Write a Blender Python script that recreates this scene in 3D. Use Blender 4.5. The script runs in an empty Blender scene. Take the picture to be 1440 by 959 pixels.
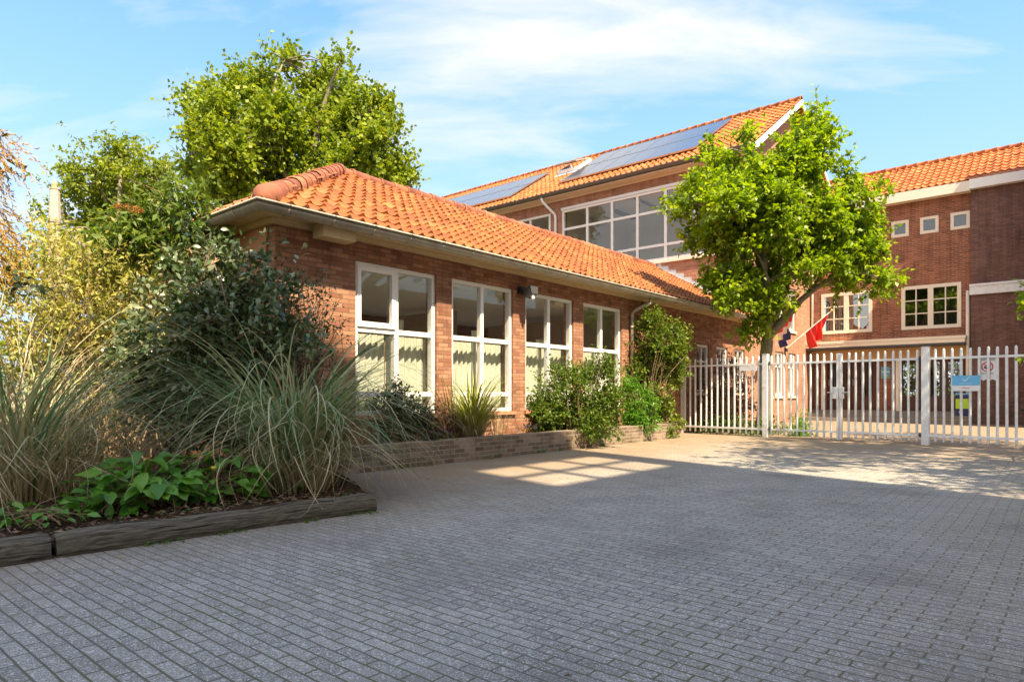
import bpy, math, random
import numpy as np

random.seed(7)
R = math.radians
S = bpy.context.scene
COL = S.collection

# ------------------------------------------------------------------ frames
EYE = 1.05                      # camera height
FPX = 925.0                     # focal length for a 1440 wide picture
HOR = 553.0                     # horizon row
d1 = np.array([.6494, .7604, 0.])          # along the low facade (x of the school frame)
dm = np.array([-.7604, .6494, 0.])         # away behind the facade (y of the school frame)
P0 = np.array([-2.283, 9.6, 0.])


def W(p):
    p = np.asarray(p, float)
    return P0 + p[..., 0:1] * d1 + p[..., 1:2] * dm + p[..., 2:3] * np.array([0, 0, 1.])


def ray(u, v):
    return np.array([(u - 720) / FPX, 1., (HOR - v) / FPX])


def at(u, v, Y):
    """world point seen at pixel (u,v), Y metres away"""
    return np.array([0, 0, EYE]) + ray(u, v) * Y


def to_school(w):
    d = np.asarray(w, float) - P0
    return np.array([d @ d1, d @ dm, d[2]])


def on_x(u, v, x):
    r = ray(u, v); o = np.array([0, 0, EYE])
    t = (x - (o - P0) @ d1) / (r @ d1)
    return to_school(o + r * t)


def on_y(u, v, y):
    r = ray(u, v); o = np.array([0, 0, EYE])
    t = (y - (o - P0) @ dm) / (r @ dm)
    return to_school(o + r * t)


def on_plane(u, v, p, n):
    """school frame plane through p with normal n"""
    r = ray(u, v); o = np.array([0, 0, EYE])
    rs = np.array([r @ d1, r @ dm, r[2]]); os_ = to_school(o)
    n = np.asarray(n, float)
    t = ((np.asarray(p, float) - os_) @ n) / (rs @ n)
    return os_ + rs * t


# ------------------------------------------------------------------ materials
def nodes_of(name):
    m = bpy.data.materials.new(name)
    m.use_nodes = True
    nt = m.node_tree
    nt.nodes.clear()
    out = nt.nodes.new('ShaderNodeOutputMaterial')
    return m, nt, out


def N(nt, t, **kw):
    n = nt.nodes.new(t)
    for k, v in kw.items():
        setattr(n, k, v)
    return n


def setin(n, **kw):
    for k, v in kw.items():
        n.inputs[k.replace('_', ' ')].default_value = v


def rgb(c):
    return (c[0], c[1], c[2], 1)


def ramp(nt, fac, stops):
    r = N(nt, 'ShaderNodeValToRGB')
    e = r.color_ramp.elements
    while len(e) < len(stops):
        e.new(.5)
    for el, (p, c) in zip(e, stops):
        el.position = p
        el.color = rgb(c) if not np.isscalar(c) else (c, c, c, 1)
    nt.links.new(fac, r.inputs[0])
    return r.outputs[0]


def mixc(nt, fac, a, b, mode='MIX'):
    m = N(nt, 'ShaderNodeMix', data_type='RGBA', blend_type=mode)
    for i, x in ((0, fac), (6, a), (7, b)):
        if isinstance(x, (tuple, list)):
            m.inputs[i].default_value = rgb(x)
        elif isinstance(x, (int, float)):
            m.inputs[i].default_value = x
        else:
            nt.links.new(x, m.inputs[i])
    return m.outputs[2]


def math_(nt, op, a, b=None, c=None):
    m = N(nt, 'ShaderNodeMath', operation=op)
    for i, x in enumerate((a, b, c)):
        if x is None:
            continue
        if isinstance(x, (int, float)):
            m.inputs[i].default_value = x
        else:
            nt.links.new(x, m.inputs[i])
    return m.outputs[0]


def noise(nt, vec, scale, detail=3, rough=.55):
    n = N(nt, 'ShaderNodeTexNoise')
    setin(n, Scale=scale, Detail=detail, Roughness=rough)
    if vec is not None:
        nt.links.new(vec, n.inputs['Vector'])
    return n.outputs['Fac']


def principled(nt, out, base, rough=.6, metal=0., spec=.5, bump=None, bstr=.3, bdist=.01):
    p = N(nt, 'ShaderNodeBsdfPrincipled')
    if isinstance(base, (tuple, list)):
        p.inputs['Base Color'].default_value = rgb(base)
    else:
        nt.links.new(base, p.inputs['Base Color'])
    if isinstance(rough, (int, float)):
        p.inputs['Roughness'].default_value = rough
    else:
        nt.links.new(rough, p.inputs['Roughness'])
    p.inputs['Metallic'].default_value = metal
    p.inputs['Specular IOR Level'].default_value = spec
    if bump is not None:
        b = N(nt, 'ShaderNodeBump')
        setin(b, Strength=bstr, Distance=bdist)
        nt.links.new(bump, b.inputs['Height'])
        nt.links.new(b.outputs[0], p.inputs['Normal'])
    nt.links.new(p.outputs[0], out.inputs[0])
    return p


def uvnode(nt):
    return N(nt, 'ShaderNodeUVMap', uv_map='UVMap').outputs[0]


def m_plain(name, col, rough=.55, metal=0., var=.12, scale=3., bstr=.1, spec=.4, dirt=None, dirt_amt=.4):
    m, nt, out = nodes_of(name)
    uv = uvnode(nt)
    n1 = noise(nt, uv, scale, 5, .6)
    c = mixc(nt, n1, tuple(x * (1 - var) for x in col), tuple(min(1, x * (1 + var)) for x in col))
    if dirt is not None:
        n2 = noise(nt, uv, scale * 2.3, 6, .7)
        f = ramp(nt, n2, [(.45, 0.), (.75, dirt_amt)])
        c = mixc(nt, f, c, dirt)
    principled(nt, out, c, rough, metal, spec, noise(nt, uv, 60, 4), bstr, .004)
    return m


def m_brick(name, c1, c2, mortar, bw=.22, rh=.065, ms=.0055, var=.35, stain=.25, dirt=(.2, .18, .16), bstr=.6):
    m, nt, out = nodes_of(name)
    uv = uvnode(nt)
    wob = N(nt, 'ShaderNodeTexNoise'); setin(wob, Scale=9., Detail=2.)
    nt.links.new(uv, wob.inputs['Vector'])
    va = N(nt, 'ShaderNodeVectorMath', operation='MULTIPLY_ADD')
    nt.links.new(wob.outputs['Color'], va.inputs[0])
    va.inputs[1].default_value = (.006, .004, 0)
    nt.links.new(uv, va.inputs[2])
    b = N(nt, 'ShaderNodeTexBrick')
    b.offset = .5
    setin(b, Scale=1., Mortar_Size=ms, Mortar_Smooth=.25, Bias=-.1, Brick_Width=bw, Row_Height=rh)
    b.inputs['Color1'].default_value = rgb(c1)
    b.inputs['Color2'].default_value = rgb(c2)
    b.inputs['Mortar'].default_value = rgb(mortar)
    nt.links.new(va.outputs[0], b.inputs['Vector'])
    nb = noise(nt, uv, 1.1, 4, .6)
    nf = noise(nt, uv, 22., 5, .7)
    f = math_(nt, 'MULTIPLY_ADD', nf, var, 1 - var * .5)
    f2 = math_(nt, 'MULTIPLY_ADD', nb, .5, .75)
    c = mixc(nt, 1., b.outputs['Color'], f, 'MULTIPLY')
    c = mixc(nt, 1., c, f2, 'MULTIPLY')
    mpv = N(nt, 'ShaderNodeMapping'); mpv.inputs['Scale'].default_value = (3.2, .35, 1)
    nt.links.new(uv, mpv.inputs[0])
    strk = ramp(nt, noise(nt, mpv.outputs[0], 1.6, 6, .65), [(.48, 1.), (.72, .62)])
    c = mixc(nt, 1., c, strk, 'MULTIPLY')
    st = ramp(nt, noise(nt, uv, 2.6, 6, .7), [(.5, 0.), (.8, stain)])
    c = mixc(nt, st, c, dirt)
    h = math_(nt, 'SUBTRACT', math_(nt, 'MULTIPLY', nf, .35), b.outputs['Fac'])
    principled(nt, out, c, .85, 0, .25, h, bstr, .008)
    return m


def m_tile(name, c1, c2, c3, moss=.3):
    m, nt, out = nodes_of(name)
    a = N(nt, 'ShaderNodeAttribute', attribute_name='rnd')
    uv = uvnode(nt)
    c = ramp(nt, a.outputs['Fac'], [(0., c1), (.55, c2), (1., c3)])
    n1 = noise(nt, uv, 14., 5, .7)
    c = mixc(nt, 1., c, math_(nt, 'MULTIPLY_ADD', n1, .7, .62), 'MULTIPLY')
    f = ramp(nt, noise(nt, uv, 1.7, 7, .75), [(.43, 0.), (.74, moss)])
    c = mixc(nt, ramp(nt, noise(nt, uv, 9., 5, .75), [(.60, 0.), (.72, moss * .9)]), c, (.30, .27, .17))
    c = mixc(nt, f, c, (.09, .045, .03))
    principled(nt, out, c, .72, 0, .3, n1, .25, .006)
    return m


def m_leaf(name, cols, rough=.45, trans=.35, tcol=None, spec=.35):
    m, nt, out = nodes_of(name)
    a = N(nt, 'ShaderNodeAttribute', attribute_name='rnd')
    c = ramp(nt, a.outputs['Fac'], [(i / (len(cols) - 1), cc) for i, cc in enumerate(cols)])
    p = N(nt, 'ShaderNodeBsdfPrincipled')
    nt.links.new(c, p.inputs['Base Color'])
    p.inputs['Roughness'].default_value = rough
    p.inputs['Specular IOR Level'].default_value = spec
    t = N(nt, 'ShaderNodeBsdfTranslucent')
    c2 = mixc(nt, 1., c, tcol or (1.5, 1.4, .6), 'MULTIPLY')
    nt.links.new(c2, t.inputs[0])
    mx = N(nt, 'ShaderNodeMixShader')
    mx.inputs[0].default_value = trans
    nt.links.new(p.outputs[0], mx.inputs[1]); nt.links.new(t.outputs[0], mx.inputs[2])
    nt.links.new(mx.outputs[0], out.inputs[0])
    return m


def m_glass(name, tint=(.93, .96, .95), boost=1.6):
    m, nt, out = nodes_of(name)
    geo = N(nt, 'ShaderNodeNewGeometry')
    ior = math_(nt, 'MULTIPLY_ADD', geo.outputs['Backfacing'], 1 / 1.5 - 1.5, 1.5)
    fr = N(nt, 'ShaderNodeFresnel'); nt.links.new(ior, fr.inputs[0])
    f = math_(nt, 'MULTIPLY', fr.outputs[0], boost)
    f = math_(nt, 'MINIMUM', f, .95)
    tr = N(nt, 'ShaderNodeBsdfTransparent'); tr.inputs[0].default_value = rgb(tint)
    gl = N(nt, 'ShaderNodeBsdfGlossy'); gl.inputs['Roughness'].default_value = .0
    n = noise(nt, uvnode(nt), 1.3, 2)
    b = N(nt, 'ShaderNodeBump'); setin(b, Strength=.06, Distance=.02)
    nt.links.new(n, b.inputs['Height']); nt.links.new(b.outputs[0], gl.inputs['Normal'])
    mx = N(nt, 'ShaderNodeMixShader')
    nt.links.new(f, mx.inputs[0]); nt.links.new(tr.outputs[0], mx.inputs[1]); nt.links.new(gl.outputs[0], mx.inputs[2])
    nt.links.new(mx.outputs[0], out.inputs[0])
    return m


def m_paving(name):
    m, nt, out = nodes_of(name)
    uv = uvnode(nt)
    wob = N(nt, 'ShaderNodeTexNoise'); setin(wob, Scale=6., Detail=2.)
    nt.links.new(uv, wob.inputs['Vector'])
    va = N(nt, 'ShaderNodeVectorMath', operation='MULTIPLY_ADD')
    nt.links.new(wob.outputs['Color'], va.inputs[0]); va.inputs[1].default_value = (.012, .010, 0)
    nt.links.new(uv, va.inputs[2])
    wob2 = N(nt, 'ShaderNodeTexNoise'); setin(wob2, Scale=.35, Detail=1.)
    nt.links.new(uv, wob2.inputs['Vector'])
    vb = N(nt, 'ShaderNodeVectorMath', operation='MULTIPLY_ADD')
    nt.links.new(wob2.outputs['Color'], vb.inputs[0]); vb.inputs[1].default_value = (.07, .07, 0)
    nt.links.new(va.outputs[0], vb.inputs[2])
    b = N(nt, 'ShaderNodeTexBrick'); b.offset = .5
    setin(b, Scale=1., Mortar_Size=.0058, Mortar_Smooth=.35, Bias=0., Brick_Width=.205, Row_Height=.068)
    b.inputs['Color1'].default_value = rgb((.205, .188, .158))
    b.inputs['Color2'].default_value = rgb((.30, .276, .236))
    b.inputs['Mortar'].default_value = rgb((.125, .115, .086))
    nt.links.new(vb.outputs[0], b.inputs['Vector'])
    # worn aggregate: light and dark grains
    def vor(scale):
        v = N(nt, 'ShaderNodeTexVoronoi'); setin(v, Scale=scale)
        nt.links.new(uv, v.inputs['Vector'])
        sep = N(nt, 'ShaderNodeSeparateColor')
        nt.links.new(v.outputs['Color'], sep.inputs[0])
        return sep.outputs[0]
    g1 = vor(300.); g2 = vor(150.); g3 = vor(70.)
    light = ramp(nt, g1, [(.78, 0.), (.9, .8)])
    light2 = ramp(nt, g2, [(.90, 0.), (.95, .8)])
    light3 = ramp(nt, g3, [(.97, 0.), (.985, .6)])
    dark = ramp(nt, g1, [(.0, .6), (.25, 0.)])
    big = noise(nt, uv, .45, 5, .6)
    med = noise(nt, uv, 3.2, 5, .65)
    c = mixc(nt, 1., b.outputs['Color'], math_(nt, 'MULTIPLY_ADD', big, .6, .72), 'MULTIPLY')
    c = mixc(nt, 1., c, math_(nt, 'MULTIPLY_ADD', med, .5, .76), 'MULTIPLY')
    inv = math_(nt, 'SUBTRACT', 1., b.outputs['Fac'])
    c = mixc(nt, math_(nt, 'MULTIPLY', dark, inv), c, (.05, .052, .055))
    lt = math_(nt, 'MAXIMUM', math_(nt, 'MAXIMUM', light, light2), light3)
    c = mixc(nt, math_(nt, 'MULTIPLY', lt, inv), c, (.60, .59, .57))
    # dark oily patches, pale worn tracks, replaced stones
    c = mixc(nt, ramp(nt, noise(nt, uv, .8, 6, .7), [(.50, 0.), (.72, .6)]), c, (.085, .078, .066))
    mpt = N(nt, 'ShaderNodeMapping'); mpt.inputs['Scale'].default_value = (1.1, .16, 1); mpt.inputs['Rotation'].default_value = (0, 0, R(-8))
    nt.links.new(uv, mpt.inputs[0])
    c = mixc(nt, ramp(nt, noise(nt, mpt.outputs[0], 1.1, 5, .6), [(.52, 0.), (.70, .28)]), c, (.30, .295, .28))
    # moss in joints, in patches
    mossf = math_(nt, 'MULTIPLY', b.outputs['Fac'], ramp(nt, noise(nt, uv, 1.1, 4, .7), [(.46, 0.), (.66, .8)]))
    c = mixc(nt, mossf, c, (.095, .10, .02))
    # blown soil and sand along the planter and by the gate (uv = (y, x) of the school frame)
    sx = N(nt, 'ShaderNodeSeparateXYZ'); nt.links.new(uv, sx.inputs[0])
    yy, xx = sx.outputs[0], sx.outputs[1]
    near = N(nt, 'ShaderNodeMapRange', interpolation_type='SMOOTHSTEP')
    nt.links.new(yy, near.inputs[0]); setin(near, From_Min=-4.6, From_Max=-1.5)
    gate = N(nt, 'ShaderNodeMapRange', interpolation_type='SMOOTHSTEP')
    nt.links.new(xx, gate.inputs[0]); setin(gate, From_Min=3.2, From_Max=9.5)
    side = N(nt, 'ShaderNodeMapRange', interpolation_type='SMOOTHSTEP')
    nt.links.new(yy, side.inputs[0]); setin(side, From_Min=-6.3, From_Max=-8.6)
    mask = math_(nt, 'MAXIMUM', near.outputs[0], math_(nt, 'MULTIPLY', gate.outputs[0], .95))
    mask = math_(nt, 'MAXIMUM', mask, math_(nt, 'MULTIPLY', side.outputs[0], .45))
    mask = math_(nt, 'MULTIPLY', mask, ramp(nt, noise(nt, uv, 1.3, 7, .7), [(.3, .45), (.58, 1.)]))
    dirt = mixc(nt, noise(nt, uv, 45., 4), (.17, .115, .066), (.31, .225, .14))
    c = mixc(nt, math_(nt, 'MULTIPLY', mask, .9), c, dirt)
    hgt = math_(nt, 'MULTIPLY_ADD', b.outputs['Fac'], -1.3, math_(nt, 'MULTIPLY', g1, .25))
    hgt = math_(nt, 'MULTIPLY_ADD', med, .9, hgt)
    principled(nt, out, c, .8, 0, .3, hgt, .55, .006)
    return m


def m_soil(name, a, b_, c_):
    m, nt, out = nodes_of(name)
    uv = uvnode(nt)
    n1 = noise(nt, uv, 9., 7, .75)
    n2 = noise(nt, uv, 70., 4, .7)
    c = ramp(nt, n1, [(.3, a), (.55, b_), (.75, c_)])
    c = mixc(nt, 1., c, math_(nt, 'MULTIPLY_ADD', n2, .9, .5), 'MULTIPLY')
    principled(nt, out, c, .95, 0, .1, n2, .9, .02)
    return m


def m_wood_log(name):
    m, nt, out = nodes_of(name)
    uv = uvnode(nt)
    mp = N(nt, 'ShaderNodeMapping'); mp.inputs['Scale'].default_value = (2.2, 26., 1)
    nt.links.new(uv, mp.inputs[0])
    n1 = noise(nt, mp.outputs[0], 2.2, 7, .75)
    mp_ = N(nt, 'ShaderNodeMapping'); mp_.inputs['Scale'].default_value = (1.1, 34., 1)
    nt.links.new(uv, mp_.inputs[0])
    crk = ramp(nt, noise(nt, mp_.outputs[0], 1.6, 5, .6), [(.36, 0.), (.43, 1.)])
    n2 = noise(nt, uv, 3.5, 5, .7)
    c = ramp(nt, n1, [(.30, (.03, .025, .02)), (.48, (.13, .112, .082)), (.68, (.27, .24, .18))])
    c = mixc(nt, ramp(nt, n2, [(.52, 0.), (.72, .6)]), c, (.11, .115, .035))
    c = mixc(nt, ramp(nt, noise(nt, uv, 1.3, 4), [(.55, 0.), (.7, .6)]), c, (.02, .02, .022))
    c = mixc(nt, crk, (.02, .016, .012), c)
    principled(nt, out, c, .85, 0, .2, math_(nt, 'ADD', n1, crk), .9, .02)
    return m


def m_bark(name, a, b_):
    m, nt, out = nodes_of(name)
    uv = uvnode(nt)
    n1 = noise(nt, uv, 18., 6, .7)
    c = mixc(nt, n1, a, b_)
    principled(nt, out, c, .9, 0, .15, n1, .6, .02)
    return m


def m_curtain(name):
    m, nt, out = nodes_of(name)
    uv = uvnode(nt)
    w = N(nt, 'ShaderNodeTexWave', wave_type='BANDS', bands_direction='X', wave_profile='SIN')
    setin(w, Scale=9., Distortion=7., Detail=1.)
    w.inputs['Detail Scale'].default_value = 3.
    nt.links.new(uv, w.inputs[0])
    f = ramp(nt, w.outputs['Fac'], [(.45, 0.), (.6, 1.)])
    c = mixc(nt, f, (.62, .63, .49), (.74, .75, .63))
    p = N(nt, 'ShaderNodeBsdfPrincipled'); nt.links.new(c, p.inputs['Base Color']); p.inputs['Roughness'].default_value = .9
    p.inputs['Specular IOR Level'].default_value = .1
    t = N(nt, 'ShaderNodeBsdfTranslucent'); nt.links.new(c, t.inputs[0])
    mx = N(nt, 'ShaderNodeMixShader'); mx.inputs[0].default_value = .25
    nt.links.new(p.outputs[0], mx.inputs[1]); nt.links.new(t.outputs[0], mx.inputs[2])
    nt.links.new(mx.outputs[0], out.inputs[0])
    return m


def m_solar(name):
    m, nt, out = nodes_of(name)
    uv = uvnode(nt)
    b = N(nt, 'ShaderNodeTexBrick'); b.offset = 0.
    setin(b, Scale=1., Mortar_Size=.004, Brick_Width=.16, Row_Height=.16, Mortar_Smooth=.1)
    b.inputs['Color1'].default_value = rgb((.05, .062, .082)); b.inputs['Color2'].default_value = rgb((.06, .072, .092))
    b.inputs['Mortar'].default_value = rgb((.16, .19, .24))
    nt.links.new(uv, b.inputs[0])
    principled(nt, out, b.outputs['Color'], .12, 0, .8)
    return m


M = dict(
    brick_low=m_brick('brick_low', (.25, .105, .06), (.45, .235, .14), (.15, .115, .085), stain=.2, dirt=(.20, .15, .12)),
    brick_tall=m_brick('brick_tall', (.36, .165, .10), (.47, .25, .165), (.27, .21, .16), stain=.2, dirt=(.2, .13, .1)),
    brick_wing=m_brick('brick_wing', (.20, .068, .038), (.36, .135, .072), (.36, .25, .18), ms=.008, stain=.15, dirt=(.12, .06, .04)),
    brick_block=m_brick('brick_block', (.15, .083, .066), (.23, .125, .10), (.085, .062, .053), stain=.2, dirt=(.18, .14, .12)),
    brick_planter=m_brick('brick_planter', (.16, .105, .07), (.33, .25, .175), (.28, .26, .215), rh=.07, ms=.0095, stain=.55, dirt=(.13, .135, .085)),
    tile_low=m_tile('tile_low', (.25, .074, .022), (.35, .117, .033), (.44, .18, .06), .75),
    tile_tall=m_tile('tile_tall', (.31, .092, .026), (.40, .13, .036), (.47, .18, .06), .15),
    tile_wing=m_tile('tile_wing', (.36, .098, .028), (.45, .135, .04), (.52, .19, .07), .08),
    ridge=m_tile('ridge', (.24, .085, .05), (.36, .13, .07), (.48, .22, .11), .6),
    white=m_plain('white_paint', (.80, .79, .76), .4, var=.04, dirt=(.55, .5, .42), dirt_amt=.25),
    cream=m_plain('cream_paint', (.76, .69, .57), .45, var=.05, dirt=(.5, .42, .32), dirt_amt=.3),
    fence=m_plain('fence_paint', (.74, .77, .79), .38, var=.06, dirt=(.36, .30, .23), dirt_amt=.45),
    zinc=m_plain('zinc', (.40, .365, .30), .5, .1, var=.25, dirt=(.14, .11, .075), dirt_amt=.6, scale=2.),
    zinc_dark=m_plain('zinc_dark', (.16, .155, .15), .5, .3, var=.2),
    lead=m_plain('lead', (.50, .52, .55), .45, .3, var=.3, scale=8),
    timber=m_plain('timber', (.60, .47, .28), .6, var=.15, dirt=(.4, .3, .18), dirt_amt=.5),
    boards=m_plain('boards', (.46, .22, .12), .7, var=.2),
    ochre=m_plain('ochre', (.55, .36, .18), .6, var=.1),
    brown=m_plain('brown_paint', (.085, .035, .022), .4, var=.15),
    concrete=m_plain('concrete', (.42, .39, .34), .85, var=.2, scale=5, dirt=(.3, .24, .13), dirt_amt=.7),
    step=m_plain('step_stone', (.24, .21, .18), .85, var=.2, scale=5),
    interior=m_plain('interior_wall', (.80, .74, .62), .9, var=.05),
    interior_brown=m_plain('interior_brown', (.36, .27, .18), .8, var=.1),
    interior_grey=m_plain('interior_grey', (.80, .77, .72), .9, var=.05),
    ceiling=m_plain('ceiling_board', (.86, .83, .77), .9, var=.03),
    black=m_plain('black_plastic', (.018, .018, .02), .45, var=.1),
    darkgrey=m_plain('dark_grey', (.06, .06, .065), .5, var=.1),
    steel=m_plain('steel', (.5, .5, .5), .3, .9, var=.1),
    red=m_plain('red_cloth', (.72, .035, .03), .8, var=.1),
    blue_cloth=m_plain('blue_cloth', (.03, .05, .22), .8),
    white_cloth=m_plain('white_cloth', (.8, .78, .75), .8),
    brass=m_plain('brass', (.75, .5, .1), .35, .6),
    sign_blue=m_plain('sign_blue', (.13, .45, .75), .35, var=.03),
    sign_white=m_plain('sign_white', (.76, .77, .78), .4, var=.03),
    sign_red=m_plain('sign_red', (.62, .02, .03), .4, var=.03),
    sign_dark=m_plain('sign_dark', (.06, .06, .09), .4),
    sign_pale=m_plain('sign_pale', (.62, .80, .92), .4),
    poster_green=m_plain('poster_green', (.2, .42, .08), .5),
    poster_yellow=m_plain('poster_yellow', (.75, .6, .08), .5),
    navy=m_plain('navy', (.025, .035, .12), .5),
    lime=m_plain('lime', (.45, .68, .03), .5),
    yellow=m_plain('strip_yellow', (.75, .58, .10), .6, dirt=(.3, .25, .1), dirt_amt=.5),
    glass=m_glass('window_glass'),
    glass_up=m_glass('upper_glass', (.9, .93, .93), 3.6),
    glass_ref=m_glass('reflective_glass', (.85, .9, .9), 7.),
    glass_mid=m_glass('wide_window_glass', (.9, .93, .93), 2.3),
    curtain=m_curtain('curtain_cloth'),
    solar=m_solar('solar_cells'),
    paving=m_paving('brick_paving'),
    soil=m_soil('bed_soil', (.03, .018, .011), (.085, .05, .03), (.17, .105, .06)),
    ground=m_soil('ground_soil', (.10, .085, .05), (.16, .13, .08), (.10, .12, .04)),
    log=m_wood_log('weathered_log'),
    bark=m_bark('bark', (.10, .075, .05), (.26, .21, .15)),
    bark_grey=m_bark('bark_grey', (.14, .12, .085), (.36, .31, .22)),
    twig=m_bark('twig', (.16, .11, .06), (.36, .27, .16)),
)


# ------------------------------------------------------------------ mesh building
BASES = {}


def setprops(o, label=None, cat=None, group=None, kind=None):
    for k, v in (('label', label), ('category', cat), ('group', group), ('kind', kind)):
        if v:
            o[k] = v
    return o


def thing(name, label, cat, base_w, group=None):
    o = bpy.data.objects.new(name, None)
    o.empty_display_size = .2
    COL.objects.link(o)
    o.location = tuple(float(x) for x in base_w)
    BASES[o.name] = np.asarray(base_w, float)
    return setprops(o, label, cat, group)


def sthing(name, label, cat, base_s, group=None):
    return thing(name, label, cat, W(np.asarray(base_s, float)), group)


class MB:
    def __init__(self, school=True):
        self.v = []; self.f = []; self.r = []; self.uvd = []; self.mi = []
        self.school = school
        self.cur_r = .5; self.cur_m = 0

    def add(self, vs, fs, uvs=None):
        o = len(self.v)
        self.v.extend([tuple(map(float, p)) for p in vs])
        for i, f in enumerate(fs):
            self.f.append(tuple(o + k for k in f))
            self.r.append(self.cur_r); self.mi.append(self.cur_m)
            self.uvd.append(uvs[i] if uvs else None)
        return self

    def box(self, a, b):
        x0, y0, z0 = (min(a[i], b[i]) for i in range(3)); x1, y1, z1 = (max(a[i], b[i]) for i in range(3))
        vs = [(x0, y0, z0), (x1, y0, z0), (x1, y1, z0), (x0, y1, z0), (x0, y0, z1), (x1, y0, z1), (x1, y1, z1), (x0, y1, z1)]
        return self.add(vs, [(0, 3, 2, 1), (4, 5, 6, 7), (0, 1, 5, 4), (1, 2, 6, 5), (2, 3, 7, 6), (3, 0, 4, 7)])

    def quad(self, a, b, c, d):
        return self.add([a, b, c, d], [(0, 1, 2, 3)])

    def tube(self, pts, rad, seg=8, cap=True):
        pts = [np.asarray(p, float) for p in pts]
        if np.isscalar(rad):
            rad = [rad] * len(pts)
        vs = []; fs = []; uvs = []
        prev = None; L = 0
        ls = []
        for i, p in enumerate(pts):
            t = pts[min(i + 1, len(pts) - 1)] - pts[max(i - 1, 0)]
            t = t / (np.linalg.norm(t) + 1e-9)
            if prev is None:
                a = np.array([0, 0, 1.]) if abs(t[2]) < .9 else np.array([1., 0, 0])
            else:
                a = prev
            n = a - t * (a @ t); n /= (np.linalg.norm(n) + 1e-9); prev = n
            bn = np.cross(t, n)
            if i:
                L += np.linalg.norm(p - pts[i - 1])
            ls.append(L)
            for k in range(seg):
                an = 2 * math.pi * k / seg
                vs.append(p + rad[i] * (math.cos(an) * n + math.sin(an) * bn))
        for i in range(len(pts) - 1):
            for k in range(seg):
                k2 = (k + 1) % seg
                fs.append((i * seg + k, i * seg + k2, (i + 1) * seg + k2, (i + 1) * seg + k))
                c = 2 * math.pi * max(rad[i], .02) / seg
                uvs.append([(k * c, ls[i]), ((k + 1) * c, ls[i]), ((k + 1) * c, ls[i + 1]), (k * c, ls[i + 1])])
        if cap:
            fs.append(tuple(range(seg))[::-1]); uvs.append(None)
            fs.append(tuple((len(pts) - 1) * seg + k for k in range(seg))); uvs.append(None)
        return self.add(vs, fs, uvs)

    def lathe(self, c, prof, seg=12):
        """prof: (radius, z) pairs, vertical axis at c"""
        vs = []; fs = []
        for (r_, z) in prof:
            for k in range(seg):
                an = 2 * math.pi * k / seg
                vs.append((c[0] + r_ * math.cos(an), c[1] + r_ * math.sin(an), c[2] + z))
        for i in range(len(prof) - 1):
            for k in range(seg):
                k2 = (k + 1) % seg
                fs.append((i * seg + k, i * seg + k2, (i + 1) * seg + k2, (i + 1) * seg + k))
        return self.add(vs, fs)

    def build(self, name, mats, parent=None, smooth=False, base=None):
        V = np.array(self.v, float).reshape(-1, 3)
        Wv = W(V) if self.school else V
        if parent is not None:
            b = BASES[parent.name] if parent.name in BASES else np.zeros(3)
            loc = np.zeros(3)
        else:
            b = np.array([(Wv[:, 0].min() + Wv[:, 0].max()) / 2, (Wv[:, 1].min() + Wv[:, 1].max()) / 2, Wv[:, 2].min()]) if base is None else np.asarray(base, float)
            loc = b
        me = bpy.data.meshes.new(name)
        me.from_pydata([tuple(p) for p in (Wv - b)], [], self.f)
        uvl = me.uv_layers.new(name='UVMap')
        data = np.zeros((len(me.loops), 2))
        k = 0
        for f, u in zip(self.f, self.uvd):
            if u is not None:
                data[k:k + len(f)] = u
            else:
                P = V[list(f)]
                nn = np.cross(P[1] - P[0], P[2] - P[0]) if len(f) >= 3 else np.zeros(3)
                a = np.abs(nn)
                if a[2] >= a[0] and a[2] >= a[1]:
                    data[k:k + len(f)] = P[:, [1, 0]]
                elif a[0] >= a[1]:
                    data[k:k + len(f)] = P[:, [1, 2]]
                else:
                    data[k:k + len(f)] = P[:, [0, 2]]
            k += len(f)
        uvl.data.foreach_set('uv', data.ravel())
        at_ = me.attributes.new('rnd', 'FLOAT', 'FACE')
        at_.data.foreach_set('value', self.r)
        if not isinstance(mats, (list, tuple)):
            mats = [mats]
        for m in mats:
            me.materials.append(m)
        if len(mats) > 1:
            me.polygons.foreach_set('material_index', self.mi)
        if smooth:
            me.polygons.foreach_set('use_smooth', [True] * len(me.polygons))
        me.update()
        o = bpy.data.objects.new(name, me)
        COL.objects.link(o)
        o.location = tuple(loc)
        if parent is not None:
            o.parent = parent
        BASES[o.name] = b
        return o


def np_mesh(name, V, F, rnd, mat, parent=None, uv=None, smooth=False):
    """fast quad mesh, world coordinates; V (n,3), F (m,4)"""
    if parent is not None:
        b = BASES[parent.name]; loc = np.zeros(3)
    else:
        b = np.array([V[:, 0].mean(), V[:, 1].mean(), V[:, 2].min()]); loc = b
    me = bpy.data.meshes.new(name)
    nv, nf = len(V), len(F)
    me.vertices.add(nv); me.vertices.foreach_set('co', (V - b).astype(np.float32).ravel())
    me.loops.add(nf * 4); me.loops.foreach_set('vertex_index', F.astype(np.int32).ravel())
    me.polygons.add(nf); me.polygons.foreach_set('loop_start', np.arange(0, nf * 4, 4, dtype=np.int32))
    at_ = me.attributes.new('rnd', 'FLOAT', 'FACE'); at_.data.foreach_set('value', rnd.astype(np.float32))
    uvl = me.uv_layers.new(name='UVMap')
    if uv is not None:
        uvl.data.foreach_set('uv', uv.astype(np.float32).ravel())
    me.materials.append(mat)
    if smooth:
        me.polygons.foreach_set('use_smooth', np.ones(nf, bool))
    me.update(calc_edges=True)
    o = bpy.data.objects.new(name, me)
    COL.objects.link(o)
    o.location = tuple(loc)
    if parent is not None:
        o.parent = parent
    BASES[o.name] = b
    return o


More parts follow.
